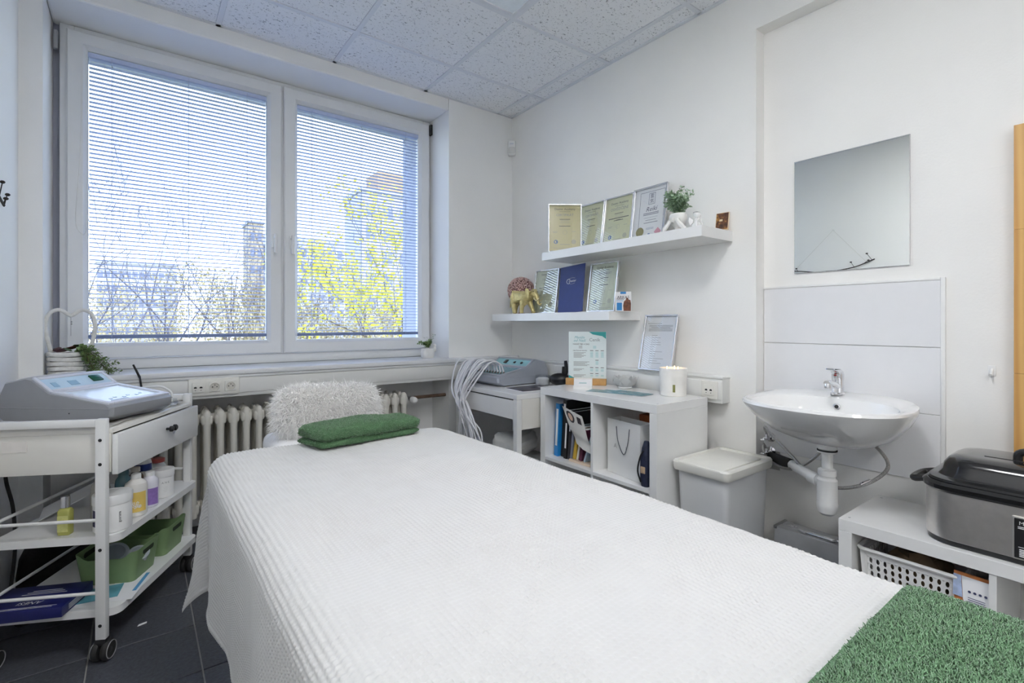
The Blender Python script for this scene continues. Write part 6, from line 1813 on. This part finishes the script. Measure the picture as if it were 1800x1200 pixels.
for k in range(20):
    a = rng.random()*2*PI; r = 0.02+0.035*rng.random()
    stems.append(spline([(0, 0, 0.05), (r*0.5*math.cos(a), r*0.3*math.sin(a), 0.09), (r*math.cos(a)*1.1, max(-0.05, r*math.sin(a)*0.6), 0.10+0.03*rng.random())], 4))
stems.append(spline([(0.01, 0, 0.06), (0.025, 0, 0.12), (0.05, -0.01, 0.165)], 4)); stems.append(spline([(-0.01, 0, 0.06), (-0.045, 0, 0.11), (-0.075, -0.01, 0.105)], 4))
bm = NB(); leaves(bm, stems, 8, 0.016, rng, 0.6); part('foliage', bm, leaf_green, t, kind='stuff')
bm = NB()
for k in range(16):
    c = Vector((rng.uniform(-0.04, 0.04), rng.uniform(-0.035, 0.01), 0.115+rng.random()*0.03))
    for q in range(4):
        a = q*PI/2+k; d = Vector((math.cos(a), math.sin(a), 0.4))*0.006; w = Vector((-math.sin(a), math.cos(a), 0))*0.003
        quad(bm, [c, c+d*0.6+w, c+d, c+d*0.6-w])
part('white_flowers', bm, paper, t, kind='stuff')
# ------------------------------------------------------------------ outside the window
GZ = -8.5
bm = NB(); quad(bm, [(-90, 5, GZ), (160, 5, GZ), (160, 300, GZ), (-90, 300, GZ)])
gm = mat('spring_meadow', S(130, 128, 90), 0.95, var=0.35, vscale=0.25)
g = struct('ground', bm, gm)

def tree_mesh(seed, trunk_h, H, spread, levels, tips=None, r0=0.16, lean=(0, 0), split=(2, 3), deep=2):
    rng = random.Random(seed); segs_t = []; bt = NB(); bb = NB(); ends = []
    def grow(p, d, L, r, lv):
        pts = [p]; q = p.copy(); dd = d.copy()
        for k in range(3):
            dd = (dd + Vector((rng.uniform(-1, 1), rng.uniform(-1, 1), rng.uniform(-0.3, 0.8)))*0.16).normalized()
            q = q + dd*L/3; pts.append(q.copy())
        r1 = r*0.62
        tube(bt if lv == 0 else bb, pts, [r, r*0.88, r*0.75, r1], 6 if lv < 2 else (4 if lv < 4 else 3), cap=False)
        if lv >= levels-deep: ends.append((q.copy(), dd.copy()))
        if lv < levels:
            n = rng.randint(*split) + (1 if lv == 0 else 0)
            for k in range(n):
                ax = dd.orthogonal().normalized(); ax.rotate(Matrix.Rotation(2*PI*(k+rng.random()*0.5)/n, 3, dd))
                ang = rng.uniform(0.35, 0.80)*spread
                nd = (dd*math.cos(ang)+ax*math.sin(ang)); nd.z += 0.10; nd.normalize()
                grow(pts[-1] if k < 2 else pts[2], nd, L*rng.uniform(0.62, 0.85) if lv else H*rng.uniform(0.85, 1.1), max(0.006, r1*rng.uniform(0.65, 0.9)), lv+1)
    grow(Vector((0, 0, 0)), Vector((lean[0], lean[1], 1)).normalized(), trunk_h, r0, 0)
    return bt, bb, ends
bark = mat('grey_bark', S(70, 66, 74), 0.9, var=0.3, vscale=5)
bark2 = mat('dark_bark', S(74, 64, 56), 0.9, var=0.3, vscale=5)

def bare_tree(label, x, y, top, seed, sc=1.0, trunk=0.45, spread=1.0, levels=6, m=bark):
    H = top-GZ
    t = thing('bare_tree', label, 'tree', (x, y, GZ))
    bt, bb, ends = tree_mesh(seed, H*trunk, H*(1-trunk)/1.85, spread, levels, r0=0.13*sc)
    part('trunk', bt, m, t); part('branches', bb, m, t)
    return t
def ray_xy(u, Y):   # point at depth Y below picture column u (scene planning only)
    return ((522.1+0.7981*(u-900))*Y/(691.6-0.6025*(u-900)))
bare_tree('large bare tree with a forked trunk, behind the left blind', 0.25, 14.0, 3.6, 3, 1.1, 0.56, 1.05)
bare_tree('bare tree with spreading crown in the right half of the left window', 1.75, 15.0, 2.8, 12, 1.0, 0.56, 1.1)
bare_tree('bare tree partly cut by the left edge of the left window', -1.0, 17.0, 3.4, 21, 1.0, 0.55, 1.0)
bare_tree('small-budded bare tree seen beside the middle of the window frame', 2.9, 16.5, 3.4, 33, 1.0, 0.55, 0.85, m=bark2)

# far trees: one mesh pair, copied
bt, bb, ends = tree_mesh(77, 4.0, 2.6, 1.15, 6, r0=0.2)
leafb = NB(); rngf = random.Random(6)
for p, d in ends:
    for k in range(5):
        c = p+Vector((rngf.uniform(-1, 1), rngf.uniform(-1, 1), rngf.uniform(-1, 1)))*0.5
        a = Vector((rngf.uniform(-1, 1), rngf.uniform(-1, 1), rngf.uniform(-1, 1))).normalized()*0.09; b_ = a.orthogonal().normalized()*0.07
        quad(leafb, [c-a, c+b_, c+a, c-b_])
base = thing('far_tree', 'far budding tree in the park beyond the window', 'tree', (-12, 40, GZ), 0, 'far trees in the park')
bark3 = mat('pale_bark', S(150, 138, 126), 0.9, var=0.2, vscale=2)
part('trunk', bt, bark3, base); part('branches', bb, bark3, base); part('budding_leaves', leafb, mat('beige_buds', S(150, 138, 100), 0.8, var=0.2), base, kind='stuff')
rngf = random.Random(8)
spots = [(-8.5, 36), (-3.0, 33), (2.5, 35), (7.5, 33), (13, 36), (-6, 50), (4.5, 48), (11, 50), (19, 44)]
for x, y in spots:
    c = copy_tree(base); c.location = (x, y, GZ+rngf.uniform(-1.0, 0.3)); c.rotation_euler = (0, 0, rngf.uniform(0, 6.28)); s = rngf.uniform(0.98, 1.15); c.scale = (s, s, s)
base.scale = (1.05, 1.05, 1.05)

# yellow-green maple close to the right window
t = thing('maple_tree', 'yellow-green maple in fresh leaf close behind the right window', 'tree', (4.75, 9.6, GZ+0.3))
bt, bb, ends = tree_mesh(5, 6.0, 2.15, 0.86, 6, r0=0.12, lean=(-0.02, 0.0), split=(2, 3), deep=4)
part('trunk', bt, bark2, t); part('branches', bb, bark2, t)
rngf = random.Random(15); lb = NB()
for p, d in ends:
    if p.x < -2.35: continue
    for k in range(12):
        c = p+Vector((rngf.gauss(0, 1), rngf.gauss(0, 1), rngf.gauss(0, 1)))*0.10
        a = Vector((rngf.uniform(-1, 1), rngf.uniform(-1, 1), rngf.uniform(-1, 1))).normalized(); b_ = a.orthogonal().normalized(); s = rngf.uniform(0.035, 0.07)
        quad(lb, [c-a*s, c+b_*s*0.8, c+a*s, c-b_*s*0.8])
print('maple ends', len(ends), 'top', max(p.z for p, d in ends)+GZ)
part('foliage', lb, mat('spring_yellow_leaf', S(176, 170, 40), 0.6, var=0.15, vscale=3), t, False, kind='stuff')

# buildings
def building(label, x0, x1, y0, y1, zt, wall_m, wins_front, wins_side, roof=None, group=None):
    t = thing('apartment_building', label, 'building', ((x0+x1)/2, (y0+y1)/2, GZ))
    hx, hy, h = (x1-x0)/2, (y1-y0)/2, zt-GZ
    bm = NB(); box(bm, -hx, hx, -hy, hy, 0, h); part('wall', bm, wall_m, t, False)
    bm = NB(); box(bm, -hx-0.2, hx+0.2, -hy-0.2, hy+0.2, h, h+0.5); part('roof', bm, mat('roof_edge', S(150,150,156), 0.8), t, False)
    if roof:
        bm = NB(); box(bm, *roof, h+0.5, h+3.2); part('roof_house', bm, mat('roof_house_brown', S(150, 124, 98), 0.8), t, False)
    wm = mat('far_window', S(104, 108, 128), 0.3, var=0.2)
    def win(n, m_, side):
        nx, nz, ww, wh = n
        bm = NB(); 
        if side == 'f': box(bm, -ww/2, ww/2, -0.06, 0.02, -wh/2, wh/2)
        else: box(bm, -0.06, 0.02, -ww/2, ww/2, -wh/2, wh/2)
        me = mesh_of(bm, m_, False)
        for i in range(nx):
            for k in range(nz):
                z = h-2.2-k*2.9
                if z < 2: continue
                if side == 'f': part('window', me, None, t, loc=(-hx+(2*hx)*(i+0.5)/nx, -hy, z))
                else: part('window', me, None, t, loc=(-hx, -hy+(2*hy)*(i+0.5)/nx, z))
    if wins_front: win(wins_front, wm, 'f')
    if wins_side: win(wins_side, wm, 's')
    return t
pale = mat('pale_render', S(158, 155, 152), 0.9, var=0.02, vscale=0.2)
building('tall pale tower block with a brown roof house behind the maple', 22, 31, 60, 66.5, 17.6, pale, (4, 9, 1.2, 1.5), (1, 9, 0.7, 0.9), roof=(-2, 3, -2, 2))
building('wide pale apartment block with rows of windows left of the tower', 17.5, 33, 100, 112, 17.0, mat('cool_render', S(160, 162, 172), 0.9, var=0.02, vscale=0.2), (9, 8, 1.0, 1.5), None)
building('far white apartment block behind the bare trees of the left window', -7, 6.5, 130, 142, 13.5, mat('white_render', S(172, 172, 178), 0.9, var=0.02, vscale=0.2), (12, 7, 0.9, 1.4), None)
building('narrow tan tower seen at the right end of the left window', 15.0, 17.2, 95, 101, 18.5, mat('tan_render', S(150, 138, 120), 0.9, var=0.02, vscale=0.2), (2, 9, 0.6, 1.3), None)
building('low pale house among the park trees', -26, -12, 110, 120, 6.5, pale, (8, 4, 1.1, 1.4), None)

bpy.context.view_layer.update()
